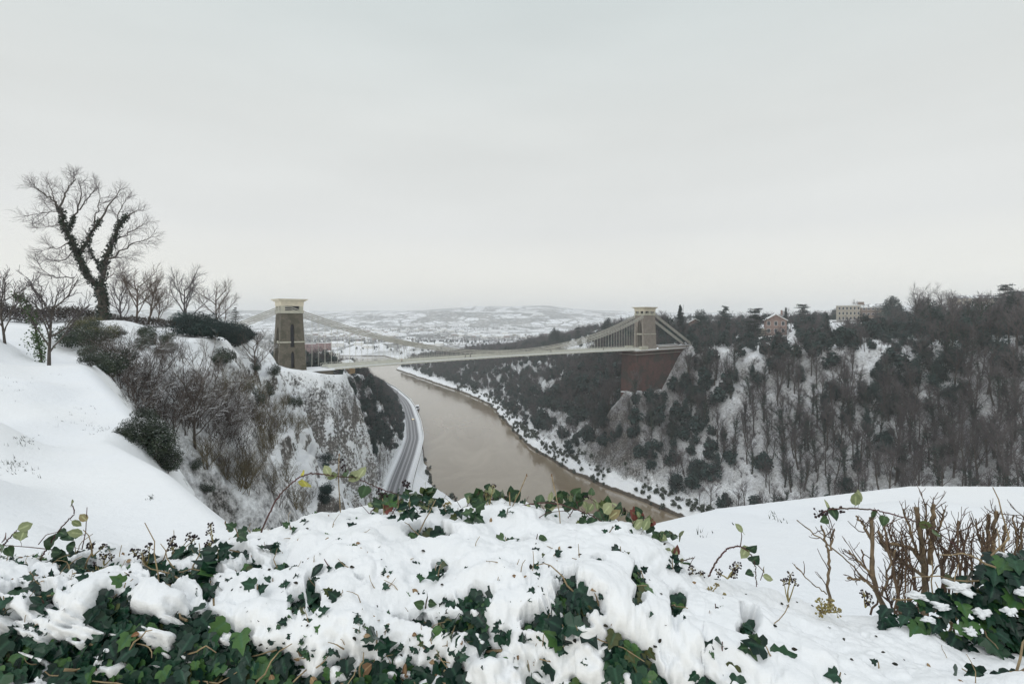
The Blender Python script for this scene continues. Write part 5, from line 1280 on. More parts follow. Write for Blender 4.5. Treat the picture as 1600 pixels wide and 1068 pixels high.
for a_ in ((622, 786, .05, 8, .034, 'dark leaf tuft behind the bramble at the left of the crest'), (668, 800, .05, 9, .036, 'low dark ivy tuft between the crest brambles'), (718, 806, .05, 8, .036, 'dark ivy tuft just left of the big crest leaves'), (790, 800, .03, 5, .028, 'small ivy tuft at the start of the arching bramble'), (905, 815, .04, 8, .026, 'bushy small leaves under the arching bramble'), (940, 830, .04, 8, .026, 'second bushy tuft under the arching bramble'), (1040, 885, .04, 9, .022, 'pale scruffy leaf tuft at the right end of the crest'), (960, 862, .03, 5, .026, 'dark leaves beneath the middle of the arching bramble'), (420, 858, .02, 4, .04, 'ivy leaves at the root of the long bramble'), (260, 900, .02, 6, .045, 'dark ivy leaves in the long gap of the left ridge'), (430, 905, .01, 2, .026, 'half buried leaf pair on the left ridge'), (526, 885, .035, 2, .045, 'single upright dark ivy leaf in the smooth snow left of centre'), (325, 905, .03, 5, .05, 'dark ivy sprig in the snow under the left berry heads'), (187, 945, .04, 5, .034, 'bright small leaved ivy sprig at the left front of the hedge'),
           (600, 940, .0, 3, .0, ''), (663, 945, .045, 4, .026, 'small fresh green ivy shoot with three round leaves'), (685, 905, .05, 3, .028, 'ivy sprig with a tan leaf below its dark ones'), (700, 800, .05, 9, .034, 'ivy leaves on the crest left of the berry stalk'),
           (745, 815, .06, 11, .044, 'cluster of large dark ivy leaves on the crest below the berry stalk'), (640, 795, .05, 12, .040, 'clump of glossy ivy leaves on the crest under the bramble'), (600, 790, .03, 6, .040, 'bright green ivy leaves at the crest beside the road view'),
           (835, 842, .02, 4, .026, 'four narrow green leaves lying on the snow below the bramble'), (865, 862, .02, 4, .022, 'dark sprig beside the snow looped tendrils'), (790, 845, .015, 2, .032, 'pointed green leaf tilted out of the snow near the crest'),
           (875, 935, .01, 1, .026, 'small dark leaf half buried in the snow beside the brown leaf'), (995, 905, .03, 4, .022, 'drooping dark leaves right of centre'), (1115, 950, .01, 1, .028, 'single green leaf lying on snow right of centre'),
           (1130, 1018, .02, 2, .026, 'dark heart shaped leaf near the bottom right'), (1155, 1015, .03, 3, .03, 'yellow green leaf pair at the lower right edge of the ivy'), (1190, 1020, .03, 2, .045, 'curled dark ivy leaf drooping at the bottom right'),
           (1300, 1052, .01, 2, .026, 'dark ivy leaf at the bottom right of the smooth snow'), (1375, 1045, .015, 2, .018, 'tiny dark sprig beside a twig at the bottom right'), (400, 830, .02, 3, .038, 'green ivy leaf on the crest beside the tall bramble cane'),
           (455, 828, .02, 3, .03, 'ivy leaves poking through the crest right of the tall bramble cane'), (372, 830, .02, 3, .034, 'dark green leaves on the left part of the crest'), (345, 872, .03, 6, .045, 'broad ivy leaves in the gap behind the left snow ridge'),
           (290, 868, .03, 6, .042, 'shaded ivy clump on the left crest under the berry heads'), (230, 880, .02, 6, .045, 'dark ivy clump at the left end of the crest'), (90, 888, .02, 4, .035, 'dark leaves in the snow beneath the left bramble'), (48, 905, .02, 3, .036, 'ivy leaf pair in the snow near the left edge'),
           (30, 945, .02, 3, .036, 'lobed dark leaf at the left edge of the snow'), (80, 945, .02, 3, .03, 'narrow dark leaf beside the lobed one at the left'), (398, 918, .01, 2, .03, 'small dark leaf in smooth snow between two ridges'), (590, 1003, .03, 5, .05, 'large ivy spray hanging at the front of the hedge'),
           (850, 880, .01, 1, .02, 'tiny leaf near the snow loops'), (930, 948, .015, 1, .02, 'small curled leaf high on the front lobe'), (1490, 905, .04, 3, .055, 'largest round ivy leaf beside the cut stems'), (880, 1000, .04, 6, .05, 'bright ivy spray over the dark gap at the front')):
    if a_[4] == 0: continue
    sprig(a_[0], a_[1], a_[2], a_[3], a_[4], M_LEAFG if 'green' in a_[5] or 'fresh' in a_[5] or (a_[1] < 836 and a_[0] % 2) else M_LEAF, heart_shape if 'round' in a_[5] or 'heart' in a_[5] or 'fresh' in a_[5] else (oval_shape if 'narrow' in a_[5] or 'single upright' in a_[5] or 'lying' in a_[5] else ivy_shape), a_[5])
# ---- bramble canes
def cane(pts, label, lv, r0=.0032, r1=.0016, berries=(), pale=(), yellow=(), thorn=.012, side=()):
    """pts: (u, v, Y); lv: (u, v, size)"""
    P = np.array([at(*p) for p in pts]); nn = 10*len(P); s = np.linspace(0, len(P)-1, nn); k = np.minimum(s.astype(int), len(P)-2); f = (s-k)[:, None]; C = P[k]*(1-f)+P[k+1]*f
    for _ in range(14): C[1:-1] = .25*C[:-2]+.5*C[1:-1]+.25*C[2:]
    C[1:-1] += rs.normal(0, .0012, C[1:-1].shape)
    base = C[0].copy(); root = empty('bramble', base); tag(root, label, 'bramble'); rr = np.linspace(r0, r1, nn)
    polys = [(C, rr)]
    for sd in side:
        Q_ = np.array([at(*p) for p in sd]); s = np.linspace(0, len(Q_)-1, nn); k = np.minimum(s.astype(int), len(Q_)-2); f = (s-k)[:, None]; Q_ = Q_[k]*(1-f)+Q_[k+1]*f
        for _ in range(8): Q_[1:-1] = .25*Q_[:-2]+.5*Q_[1:-1]+.25*Q_[2:]
        polys.append((Q_, np.linspace(r1*1.1, r1*.7, nn)))
    V, q = tubes(polys, 6); mesh_np('cane', V-base, q, M_CANE, root, smooth=True)
    th = []
    for i in range(3, nn-2, 2):
        d = side_dir(rs, unit(C[i+1]-C[i]), 1.25); th.append((np.array([C[i], C[i]+d*.004, C[i]+d*thorn*.7-(0, 0, .001)]), np.array([.0012, .0007, .0001])))
    V, q = tubes(th, 3); mesh_np('thorns', V-base, q, M_CANE, root)
    allc = np.concatenate([p for p, _ in polys])
    for L_, mt in ((lv, M_LEAFG), (pale, M_LEAFP), (yellow, M_LEAFY)):
        its = []; st_ = []
        for u, v, s_ in L_:
            Y = allc[np.argmin(np.hypot((allc[:, 0]/allc[:, 1]*F+800-u), (497-(allc[:, 2]-ZC)/allc[:, 1]*F-v)))]; c = at(u, v, Y[1]+rs.normal(0, .012)); d = unit(c-Y+rs.normal(0, .004, 3))
            s_ = s_*1.25*Y[1]/F; c0 = c-d*s_*.5; st_.append((np.array([Y, (Y+c0)/2+rs.normal(0, .002, 3), c0]), np.full(3, .0008))); its.append((c0, d, unit(np.array([0, -1, .35])+rs.normal(0, .08 if mt is M_LEAFY else .35, 3)), s_*(1.25 if mt is M_LEAFY else 1)))
        if its: leaf_obj('leaves', its, rs, heart_shape if mt is M_LEAFG else oval_shape, mt, root, .1); V, q = tubes(st_, 3); mesh_np('leaf_stalk', V-base, q, M_CANE, root)
    if berries:
        mb = MB()
        for u, v, n_, sp_ in berries:
            Y = allc[np.argmin(np.hypot((allc[:, 0]/allc[:, 1]*F+800-u), (497-(allc[:, 2]-ZC)/allc[:, 1]*F-v)))]; c = at(u, v, Y[1])
            for _ in range(n_): e = c+rs.normal(0, sp_, 3); ball(mb, e, .0052*rs.uniform(.7, 1.2)); mb.tube([e, (e+c)/2+rs.normal(0, .002, 3), c-(0, 0, sp_)], .0007, 3)
        mb.build('berries', M_BERRY, root, smooth=True, loc=-np.array(base))
    return root
_ico = None
def ball(mb, c, r):
    global _ico
    if _ico is None:
        V = []; q = []
        for i in range(1, 4):
            for j in range(6): a = math.pi*i/4; b_ = j*math.pi/3; V.append((math.sin(a)*math.cos(b_), math.sin(a)*math.sin(b_), math.cos(a)))
        V += [(0, 0, 1), (0, 0, -1)]
        for i in range(2):
            for j in range(6): q.append((i*6+j, (i+1)*6+j, (i+1)*6+(j+1) % 6, i*6+(j+1) % 6))
        t = [(18, j, (j+1) % 6) for j in range(6)]+[(19, 12+(j+1) % 6, 12+j) for j in range(6)]; _ico = (np.array(V), q, t)
    mb.add(_ico[0]*r+np.asarray(c), _ico[1], _ico[2])
cane([(52, 892, 1.9), (66, 868, 1.88), (81, 844, 1.87), (100, 818, 1.86), (118, 802, 1.86), (113, 787, 1.87)], 'upright bramble with mottled leaves at the left edge',
     [(76, 845, 21), (108, 838, 16), (118, 832, 14), (97, 872, 20), (108, 853, 15), (88, 862, 15), (62, 868, 12), (98, 833, 12)], pale=((111, 786, 13), (120, 817, 13), (130, 808, 13), (117, 832, 17), (35, 834, 16)), side=(((81, 858, 1.88), (44, 854, 1.9), (3, 851, 1.92)), ((128, 858, 1.86), (134, 830, 1.85), (136, 792, 1.85)), ((60, 850, 1.87), (72, 835, 1.87), (92, 830, 1.87))))
cane([(-6, 868, 1.95), (6, 850, 1.93), (18, 836, 1.92), (26, 828, 1.92)], 'small bramble tip cut by the left edge', [(8, 840, 14), (2, 855, 14), (16, 862, 15), (10, 872, 13)], pale=((40, 822, 20), (32, 836, 16)))
cane([(398, 872, 2.0), (404, 842, 1.98), (413, 818, 1.97), (432, 779, 1.98), (447, 762, 2.0), (467, 745, 2.04), (486, 739, 2.08), (510, 741, 2.12), (535, 745, 2.15), (554, 744, 2.18), (574, 754, 2.2), (606, 768, 2.22), (637, 774, 2.24), (669, 787, 2.25), (690, 814, 2.22)],
     'long arching bramble rising from the left crest with one yellow leaf', [(568, 769, 17), (553, 748, 14), (596, 778, 14), (520, 742, 14), (540, 738, 12), (612, 781, 15), (650, 782, 16)], yellow=((476, 755, 21), (473, 739, 11)), pale=((511, 735, 18), (556, 742, 22), (566, 737, 16)), berries=((597, 772, 16, .012), (634, 756, 16, .012), (540, 728, 9, .014)), r0=.0036)
cane([(703, 966, 1.55), (719, 943, 1.6), (737, 915, 1.66), (752, 893, 1.72), (762, 884, 1.76)], 'ivy runner with heart shaped leaves on the snow in the middle', [(722, 921, 24), (747, 912, 24), (758, 893, 20), (728, 950, 30), (745, 957, 28), (760, 955, 20)], r0=.0026, thorn=.003, pale=((705, 975, 9),))
cane([(772, 806, 2.2), (800, 793, 2.2), (844, 784, 2.2), (875, 787, 2.2), (900, 795, 2.18), (929, 806, 2.16), (953, 824, 2.13), (981, 843, 2.1), (1000, 852, 2.06), (1015, 867, 2.02), (1038, 884, 1.96)], 'thorny bramble arching along the crest over the river',
     [(912, 820, 18), (924, 819, 18), (947, 838, 19), (944, 857, 19), (958, 851, 14), (997, 858, 24), (985, 845, 13), (985, 832, 12), (1018, 878, 14), (838, 788, 12), (898, 778, 12), (780, 823, 14), (788, 810, 14), (845, 777, 14), (856, 800, 13)], pale=((917, 795, 20), (950, 793, 20), (960, 803, 18), (997, 818, 16), (1010, 818, 18), (826, 795, 14), (989, 847, 16), (860, 775, 14)),
     side=(((832, 815, 2.1), (855, 800, 2.12), (890, 797, 2.15)), ((1001, 870, 2.02), (1015, 886, 1.98), (1027, 901, 1.94)), ((905, 796, 2.18), (900, 782, 2.18), (893, 770, 2.18))), berries=((1030, 868, 7, .009), (1058, 892, 8, .010)))
cane([(1020, 888, 1.96), (1048, 880, 1.95), (1062, 876, 1.95), (1085, 871, 1.94)], 'small tangle of pale twigs at the right end of the crest', [(1040, 872, 10), (1052, 868, 10)], pale=((1066, 876, 12), (1044, 858, 10), (1078, 872, 10)), side=(((1030, 885, 1.95), (1045, 868, 1.95), (1038, 858, 1.95)), ((1040, 882, 1.95), (1052, 897, 1.93), (1060, 915, 1.9)), ((1022, 860, 1.98), (1020, 840, 1.98))))
cane([(1106, 900, 1.85), (1122, 872, 1.85), (1136, 856, 1.85), (1157, 852, 1.85), (1168, 860, 1.85), (1178, 872, 1.85), (1181, 890, 1.85), (1182, 916, 1.84)], 'curved bramble arch standing alone over the right snow', [(1176, 857, 14), (1180, 873, 17), (1170, 895, 12)], pale=((1160, 828, 16), (1164, 862, 20), (1193, 889, 13), (1200, 902, 14), (1155, 824, 14)), side=(((1157, 852, 1.85), (1159, 838, 1.85), (1158, 828, 1.85)), ((1182, 880, 1.85), (1193, 892, 1.85), (1188, 906, 1.85))))
cane([(1284, 802, 2.0), (1297, 794, 2.0), (1346, 794, 2.0), (1376, 798, 1.98), (1413, 808, 1.96), (1456, 823, 1.93), (1487, 847, 1.9), (1518, 875, 1.86), (1542, 900, 1.82)], 'long dark bramble leaning over the cut stems at the right', [(1304, 802, 16), (1364, 806, 14), (1381, 814, 13), (1444, 821, 13), (1461, 832, 13), (1288, 812, 12)], pale=((1337, 779, 20), (1343, 776, 16), (1293, 787, 15)), berries=((1281, 801, 14, .012), (1316, 798, 6, .007)), side=(((1292, 800, 2.0), (1298, 815, 2.0), (1304, 840, 2.0)),))
# ---- short leafy sprays that make the crest ragged
CREST = (575, 612, 655, 684, 722, 748, 776, 812, 852, 888, 922, 948, 978, 1012, 1046, 1072)
for q_, u0 in enumerate(CREST):
    v0 = float(np.interp(u0, CR['u'], CR['v'])); d_ = rs.choice([-1, 1]); ln = rs.uniform(26, 52); hh_ = rs.uniform(12, 30); Y0 = float(np.interp(u0, uu, yc))
    pt = [(u0, v0+10, Y0-.02), (u0+d_*ln*.3, v0-hh_*.55, Y0), (u0+d_*ln*.65, v0-hh_, Y0+.01), (u0+d_*ln, v0-hh_*.6, Y0+.02)]
    L_ = [(np.interp(t_, [0, .33, .66, 1], [p_[0] for p_ in pt])+rs.normal(0, 6), np.interp(t_, [0, .33, .66, 1], [p_[1] for p_ in pt])+rs.normal(0, 7), rs.uniform(9, 17)) for t_ in rs.uniform(.15, 1, 13)]
    w3 = ('first', 'second', 'third', 'fourth', 'fifth', 'sixth', 'seventh', 'eighth', 'ninth', 'tenth', 'eleventh', 'twelfth', 'thirteenth', 'fourteenth', 'fifteenth', 'last')[q_]
    cane(pt, w3+' short leafy bramble spray from the left along the snowy crest', L_[:8], r0=.0022, r1=.0012, pale=L_[8:12], side=(((u0+4, v0+8, Y0-.03), (u0-d_*8, v0-hh_*.4, Y0-.02), (u0-d_*14, v0-hh_*.9, Y0-.02)),), berries=((pt[2][0], pt[2][1], 6, .008),) if q_ % 3 == 0 else ())
# ---- ivy berry heads
def umbel(u, v, Y, s, label, heads=4, dark=True, tall=.05):
    c = at(u, v, Y); base = c-(0, 0, tall); root = empty('ivy_berry_head', base); tag(root, label, 'plant'); mb = MB(); mbb = MB()
    for hh in range(heads):
        e = c+rs.normal(0, s*.95, 3)*(1, .6, .8); mb.tube([base, base*.6+e*.4+rs.normal(0, s*.1, 3), base*.25+e*.75, e], [.0026, .0022, .0018, .0015], 4)
        for _ in range(15):
            d = rs.normal(0, 1, 3); d = unit(d+(0, -.1, .35)); f_ = e+d*s*.55; mb.tube([e, f_], .0008, 3, False); ball(mbb, f_, max(.0026, s*.125)*rs.uniform(.7, 1.25))
    mb.build('stalk', M_UMB, root, loc=-base); mbb.build('berries', M_BERRY if dark else M_UMB, root, smooth=True, loc=-base); return root
for a_ in ((762, 768, 2.2, .020, 'tall yellow stalked berry head standing over the river', 2, True, .09), (690, 800, 2.2, .030, 'wide brown seed cluster on the crest left of the river', 5, False, .04), (730, 832, 2.05, .020, 'tan seed cluster on the snow below the crest', 3, False, .03), (769, 838, 2.0, .016, 'small green berry cluster below the crest', 2, True, .02),
           (759, 862, 1.9, .020, 'dark berry cluster on the snow above the ivy runner', 3, True, .03), (229, 862, 1.92, .028, 'leftmost of three berry heads on the left crest', 4, True, .05), (270, 851, 1.95, .030, 'middle and largest of three berry heads on the left crest', 5, True, .05), (334, 838, 2.0, .026, 'rightmost of three berry heads on the left crest', 4, True, .04),
           (145, 856, 1.9, .022, 'black berries beside the left bramble', 3, True, .03), (163, 870, 1.88, .020, 'sparse brown berries low beside the left bramble', 3, True, .03), (1137, 886, 1.85, .026, 'berry head under the bramble arch', 4, True, .04), (1085, 893, 1.9, .022, 'berry head left of the bramble arch', 3, True, .03), (1103, 922, 1.8, .018, 'yellowish bare umbel on the snow below the arch', 3, False, .03),
           (1128, 934, 1.75, .018, 'small brown umbel lying on the snow', 3, False, .01), (1232, 905, 1.85, .022, 'berry head with long stalk left of the lone cut sapling', 4, True, .08), (1287, 944, 1.75, .028, 'dense yellow green cluster at the foot of the cut sapling', 6, False, .03), (1352, 926, 1.8, .024, 'berry sprig left of the thick cut stem', 3, True, .05), (150, 885, 1.8, .010, 'two berries on the snow near the left bramble', 1, True, .01),
           (65, 903, 1.75, .014, 'dark berries beside the ivy leaf pair at the left edge', 2, True, .02)):
    umbel(*a_[:5], heads=a_[5], dark=a_[6], tall=a_[7])
# ---- dry upright sticks
for i, (pp, lab) in enumerate(((((823, 742, 2.2), (812, 768, 2.19), (800, 792, 2.18)), 'thin dry stick leaning over the river'), (((862, 742, 2.15), (868, 770, 2.13), (874, 800, 2.1), (877, 840, 2.05)), 'tall thin pale stick standing in the snow at the crest'), (((796, 770, 2.2), (797, 795, 2.2)), 'short green stick on the crest'),
        (((530, 710, 2.15), (529, 750, 2.15), (532, 800, 2.15)), 'thin olive stem in front of the cliff'), (((881, 872, 1.9), (879, 892, 1.88)), 'short brown stub in the snow right of centre'), (((786, 912, 1.75), (792, 922, 1.74)), 'tiny brown twig in the middle of the snow'), (((440, 875, 1.85), (452, 893, 1.8)), 'short dark twig on the left ridge'),
        (((112, 975, 1.5), (124, 992, 1.45)), 'tan broken stem at the left front'), (((352, 816, 2.0), (358, 830, 2.0)), 'short dark stub on the left crest'), (((1247, 1047, 1.3), (1257, 1049, 1.3)), 'brown twig at the bottom right'))):
    P = np.array([at(*p) for p in pp]); root = empty('dry_stick', P[-1]); mb = MB(); mb.tube(P-P[-1], [.0022]*len(P) if len(P) > 2 else [.0028, .0032], 5); o = mb.build('stick', M_STEM if i != 6 else M_WOODD, root, smooth=True); tag(root, lab, 'twig')
    mb = MB(); mb.tube([P[0]-P[-1]-(0, 0, .004), P[0]-P[-1]+(0, 0, .006)], [.0035, .002], 5); mb.build('bud', M_DEAD, root)
p = on_snow(927, 936); root = empty('fallen_leaf', p); tag(root, 'single orange brown fallen leaf on the smooth snow', 'leaf'); leaf_obj('blade', [(p+(-.012, 0, .006), (1, .1, .25), (0, -.5, 1), .034)], rs, lambda r_: [(x*.6, y) for x, y in oval_shape(r_)], M_DEAD, root)
its = []
for _ in range(150):
    p = on_snow(rs.uniform(20, 1580), rs.uniform(850, 1040))
    if p is None: continue
    its.append((p+(0, 0, .001), rs.normal(0, 1, 3)*(1, .6, .3), (rs.normal(0, .3), -.4, 1), rs.uniform(.006, .017)))
V, T, rn, ve = leaves_mesh(its, rs, oval_shape); o = mesh_np('leaf_litter', V, T, M_CORE); tag(o, 'scattered dark bits of leaf and bark on the snow', kind='stuff')
# ---- cut shrubs at the right
def cutstems(stems, label, mat, base, thick=1.0, ntw=6, name='cut_shrub'):
    b0 = np.array(base); root = empty(name, b0); tag(root, label, 'shrub'); tw_ = []; r2 = np.random.RandomState(int(b0[0]*1000) % 9999)
    for st_ in stems:
        P = np.array([at(*p[:3]) for p in st_]); nn = 14; s = np.linspace(0, len(P)-1, nn); k = np.minimum(s.astype(int), len(P)-2); f = (s-k)[:, None]; C = P[k]*(1-f)+P[k+1]*f
        for _ in range(2): C[1:-1] = .25*C[:-2]+.5*C[1:-1]+.25*C[2:]
        C[1:-1] += r2.normal(0, .0022, C[1:-1].shape); r_ = np.linspace(st_[0][3] if len(st_[0]) > 3 else .007, (st_[0][3] if len(st_[0]) > 3 else .007)*.72, nn)*thick*(1+r2.normal(0, .07, nn))
        V, q, t = tube_np(C-b0, r_, 8); mesh_np('stem', V, [q, t], mat, root, smooth=False)
        for i in range(ntw):
            j = r2.randint(4, nn-1); d = side_dir(r2, unit(C[j+1]-C[j]), r2.uniform(.5, 1.0)); d[1] *= .6; L_ = r2.uniform(.03, .10); Q_ = path(r2, C[j], d, L_, 6, .2, .12); tw_.append((Q_, np.linspace(.0022, .0011, 6)*thick))
            if r2.uniform() < .6: Q2 = path(r2, Q_[3], side_dir(r2, unit(Q_[4]-Q_[3]), .7), L_*.5, 6, .22, .1); tw_.append((Q2, np.linspace(.0014, .0008, 6)))
    V, q = tubes(tw_, 4); mesh_np('twigs', V-b0, q, M_WOODD, root); return root
cutstems([[(1296, 960, 2.05, .0062), (1294, 900, 2.05), (1295, 863, 2.05)], [(1295, 865, 2.05, .0045), (1289, 840, 2.05), (1283, 820, 2.05)], [(1295, 862, 2.05, .0045), (1300, 842, 2.05), (1303, 825, 2.05)], [(1352, 905, 2.05, .003), (1312, 863, 2.06), (1274, 836, 2.07), (1245, 812, 2.08)], [(1292, 928, 2.05, .0024), (1265, 908, 2.05), (1241, 881, 2.05)]],
         'lone forked cut sapling standing left of the other cut stems', M_WOODC, at(1296, 990, 2.05), ntw=2)
cutstems([[(1400, 990, 2.0, .0095), (1372, 930, 2.0), (1361, 893, 2.0), (1364, 857, 2.0), (1361, 808, 2.0)], [(1370, 925, 2.0, .006), (1352, 905, 2.0), (1325, 903, 1.99)], [(1364, 900, 2.0, .0045), (1345, 880, 2.0), (1326, 859, 2.0)], [(1361, 842, 2.0, .005), (1350, 820, 2.0), (1338, 806, 2.0)], [(1378, 930, 2.0, .004), (1388, 890, 2.02), (1400, 858, 2.03)]],
         'thick pale cut stem leaning left with a knobbly top', M_WOODC, at(1400, 1000, 2.0), ntw=6)
cutstems([[(1446, 960, 2.15, .0115), (1444, 900, 2.15), (1440, 850, 2.15), (1431, 792, 2.15)], [(1452, 880, 2.15, .0105), (1456, 840, 2.15), (1459, 787, 2.15)], [(1448, 890, 2.14, .0085), (1425, 855, 2.13), (1385, 848, 2.12)], [(1450, 905, 2.12, .008), (1420, 885, 2.11), (1385, 860, 2.1), (1372, 830, 2.1)], [(1450, 842, 2.15, .004), (1447, 815, 2.15), (1446, 786, 2.15)], [(1456, 850, 2.15, .004), (1470, 822, 2.15), (1476, 795, 2.15)], [(1436, 870, 2.16, .0055), (1422, 830, 2.16), (1412, 795, 2.16)]],
         'broad clump of tan cut stems with blunt ends in the middle of the right shrubs', M_WOODC, at(1446, 975, 2.15), ntw=13)
cutstems([[(1542, 960, 2.1, .0085), (1545, 880, 2.1), (1545, 803, 2.1)], [(1548, 880, 2.1, .009), (1553, 840, 2.1), (1557, 798, 2.1)], [(1560, 900, 2.1, .0055), (1568, 850, 2.1), (1569, 820, 2.1)], [(1545, 880, 2.1, .0035), (1530, 840, 2.1), (1524, 810, 2.1)], [(1580, 940, 2.08, .005), (1590, 880, 2.08), (1600, 815, 2.08)], [(1572, 905, 2.08, .004), (1590, 850, 2.08), (1584, 805, 2.08)], [(1600, 930, 2.05, .006), (1612, 860, 2.05), (1620, 800, 2.05)]],
         'reddish cut stems at the right edge above the snowy ivy', M_WOODC, at(1545, 975, 2.1), ntw=13)
cutstems([[(1400, 950, 2.2, .004), (1412, 890, 2.2), (1396, 830, 2.2)], [(1420, 940, 2.2, .0035), (1480, 870, 2.2), (1500, 815, 2.2)], [(1480, 960, 2.15, .005), (1470, 880, 2.15), (1490, 840, 2.15)], [(1500, 940, 2.15, .0045), (1512, 880, 2.15), (1500, 830, 2.15)], [(1440, 930, 2.25, .003), (1400, 870, 2.25), (1380, 800, 2.25)], [(1530, 930, 2.15, .003), (1490, 870, 2.15), (1450, 830, 2.15)], [(1360, 960, 2.1, .004), (1392, 900, 2.1), (1400, 860, 2.1)], [(1420, 990, 1.95, .005), (1395, 950, 1.95), (1378, 915, 1.95)], [(1450, 1000, 1.9, .004), (1420, 960, 1.92), (1430, 900, 1.95)]],
         'tangle of thin dark twigs among the cut stems', M_WOODD, at(1470, 985, 2.15), ntw=16, name='twig_tangle')
r9 = np.random.RandomState(99)
for q_, (ua, ub_, lab) in enumerate(((1375, 1440, 'thin reddish upright twigs left of the broad tan clump'), (1440, 1500, 'thin reddish upright twigs between the broad clump and the reddish stems'), (1500, 1560, 'thin twigs crowded in front of the reddish cut stems'), (1555, 1625, 'thin upright twigs cut by the right edge'))):
    sts = []
    for _ in range(11):
        u0 = r9.uniform(ua, ub_); vb_ = np.interp(u0, [1375, 1600], [965, 905]); vt_ = r9.uniform(805, 870); Yq = r9.uniform(1.98, 2.2); du = r9.normal(0, 20)
        sts.append([(u0, vb_+25, Yq, r9.uniform(.0018, .0042)), (u0+du*.3+r9.normal(0, 5), vb_*.6+vt_*.4, Yq), (u0+du*.7+r9.normal(0, 5), vb_*.3+vt_*.7, Yq), (u0+du, vt_, Yq)])
    cutstems(sts, lab, M_WOODD if q_ % 2 else simple('red_brown_twig', (.21, .145, .092), (.13, .09, .06), rough=.8, scale=22), at((ua+ub_)/2, 985, 2.1), ntw=5, name='twig_tangle')
# ---- ivy clump with snow at the right
def ivy_clump(c, rx, ry, rz_, n_, label, size=.055, pads=(), seed=1):
    r2 = np.random.RandomState(seed); c = np.array(c); root = empty('ivy_clump', c-(0, 0, rz_)); tag(root, label, 'plant'); its = []
    for _ in range(n_):
        d = unit(r2.normal(0, 1, 3)*(1, 1, 1)); d[1] = -abs(d[1])*.9 if r2.uniform() < .8 else d[1]; p = c+d*np.array([rx, ry, rz_])*r2.uniform(.7, 1.08)
        its.append((p, unit(np.array([r2.normal(0, .5), -.4, -.7])+d*.4), unit(d+r2.normal(0, .3, 3)+(0, -.3, .3)), size*r2.uniform(.6, 1.2)))
    leaf_obj('leaves', its, r2, ivy_shape, M_LEAF, root)
    tw_ = [(path(r2, c+r2.normal(0, .4, 3)*np.array([rx, ry, rz_]), r2.normal(0, 1, 3)*(1, .5, .6), r2.uniform(.1, .25), 7, .2), np.linspace(.0035, .0015, 7)) for _ in range(16)]
    V, q = tubes(tw_, 5); mesh_np('stems', V-np.array(root.location), q, M_STEM, root, smooth=True)
    th = np.linspace(0, 2*math.pi, 33)[:-1]; ph = np.linspace(.02, math.pi*.62, 14)
    for k, (u, v, Y, sx2, sz2) in enumerate(pads):
        cc = at(u, v, Y); P, T = np.meshgrid(ph, th, indexing='ij'); x = np.sin(P)*np.cos(T); y = np.sin(P)*np.sin(T); z = np.cos(P)
        r_ = 1+fbm(x*1.3+k*7, y*1.3+z, .7, 3, 80+k)*.62; V = np.stack([x*sx2*r_, y*sx2*.8*r_, z*sz2*r_], -1).reshape(-1, 3)+cc-np.array(root.location); i = np.arange(13)[:, None]*32; j = np.arange(32)[None]
        q = np.stack([i+j, i+32+j, i+32+(j+1) % 32, i+(j+1) % 32], -1).reshape(-1, 4); mesh_np('snow_pad', V, q, M_FRESH, root, smooth=True)
    return root
ivy_clump(at(1500, 972, 1.72), .25, .12, .105, 250, 'dark ivy clump with pads of snow at the foot of the cut stems', .055, ((1500, 918, 1.69, .040, .016), (1432, 930, 1.72, .030, .012), (1470, 948, 1.66, .022, .010), (1535, 958, 1.63, .024, .012), (1450, 968, 1.62, .016, .008), (1515, 985, 1.6, .02, .01)), 3)
ivy_clump(at(1600, 930, 1.7), .15, .12, .15, 260, 'dark ivy clump loaded with snow at the right edge', .06, ((1588, 876, 1.71, .042, .018), (1600, 925, 1.6, .024, .016), (1562, 893, 1.72, .022, .010), (1578, 955, 1.58, .018, .010)), 4)
ivy_clump(at(1560, 1062, 1.35), .14, .05, .035, 46, 'few ivy leaves in the bottom right corner', .05, (), 5)
# ================================================================ SPECIMEN TREES ON THE FAR SKYLINE
def spec(proto, H0, u, vb, vt, Y, label, wf=1.0):
    X = (u-800)/F*Y; g_ = ground_z(X, Y); H = ZC-(vt-497)/F*Y-g_; s = H/H0
    return put(proto, used, (X, Y, g_-.3), (s*wf, s*wf, s), label=label, cat='tree')
well = conifer_proto(501, 26, .19, 34, name='conifer_tree'); ced = [conifer_proto(510+i, 20, .44, 17, name='cedar_tree', flat=True) for i in range(3)]
pin = conifer_proto(520, 20, .26, 20, name='conifer_tree'); cyp = conifer_proto(521, 14, .10, 18, name='conifer_tree')
rnd = [evergreen_proto(530+i, H=18, w=.52, n=5200, base=.05, size=.75) for i in range(2)]
spec(well, 26, 1063, 540, 475, 392, 'narrow pointed dark conifer just right of the far tower', .9)
spec(rnd[0], 17, 1098, 530, 484, 396, 'round dark evergreen between the pointed conifer and the ragged pine', .8)
spec(ced[0], 20, 1133, 530, 479, 384, 'ragged layered pine left of the gabled house', .8)
spec(ced[1], 20, 1180, 525, 482, 338, 'dark spreading cedar directly left of the gabled house', .85)
spec(cyp, 14, 1228, 510, 479, 405, 'thin dark cypress right of the gabled house', 1.2)
spec(ced[2], 20, 1254, 512, 475, 392, 'flat topped cedar between the gabled house and the hotel', .85)
spec(pin, 20, 1292, 530, 487, 322, 'pointed dark evergreen on the brow left of the hotel lawn', .8)
spec(pin, 20, 1356, 528, 490, 318, 'broad dark conifer in front of the hotel lawn', .8)
spec(rnd[1], 17, 1396, 505, 463, 436, 'big round dark evergreen directly right of the hotel', 1.0)
spec(ced[0], 20, 1572, 500, 446, 405, 'tallest ragged cedar near the right end of the skyline', .95)
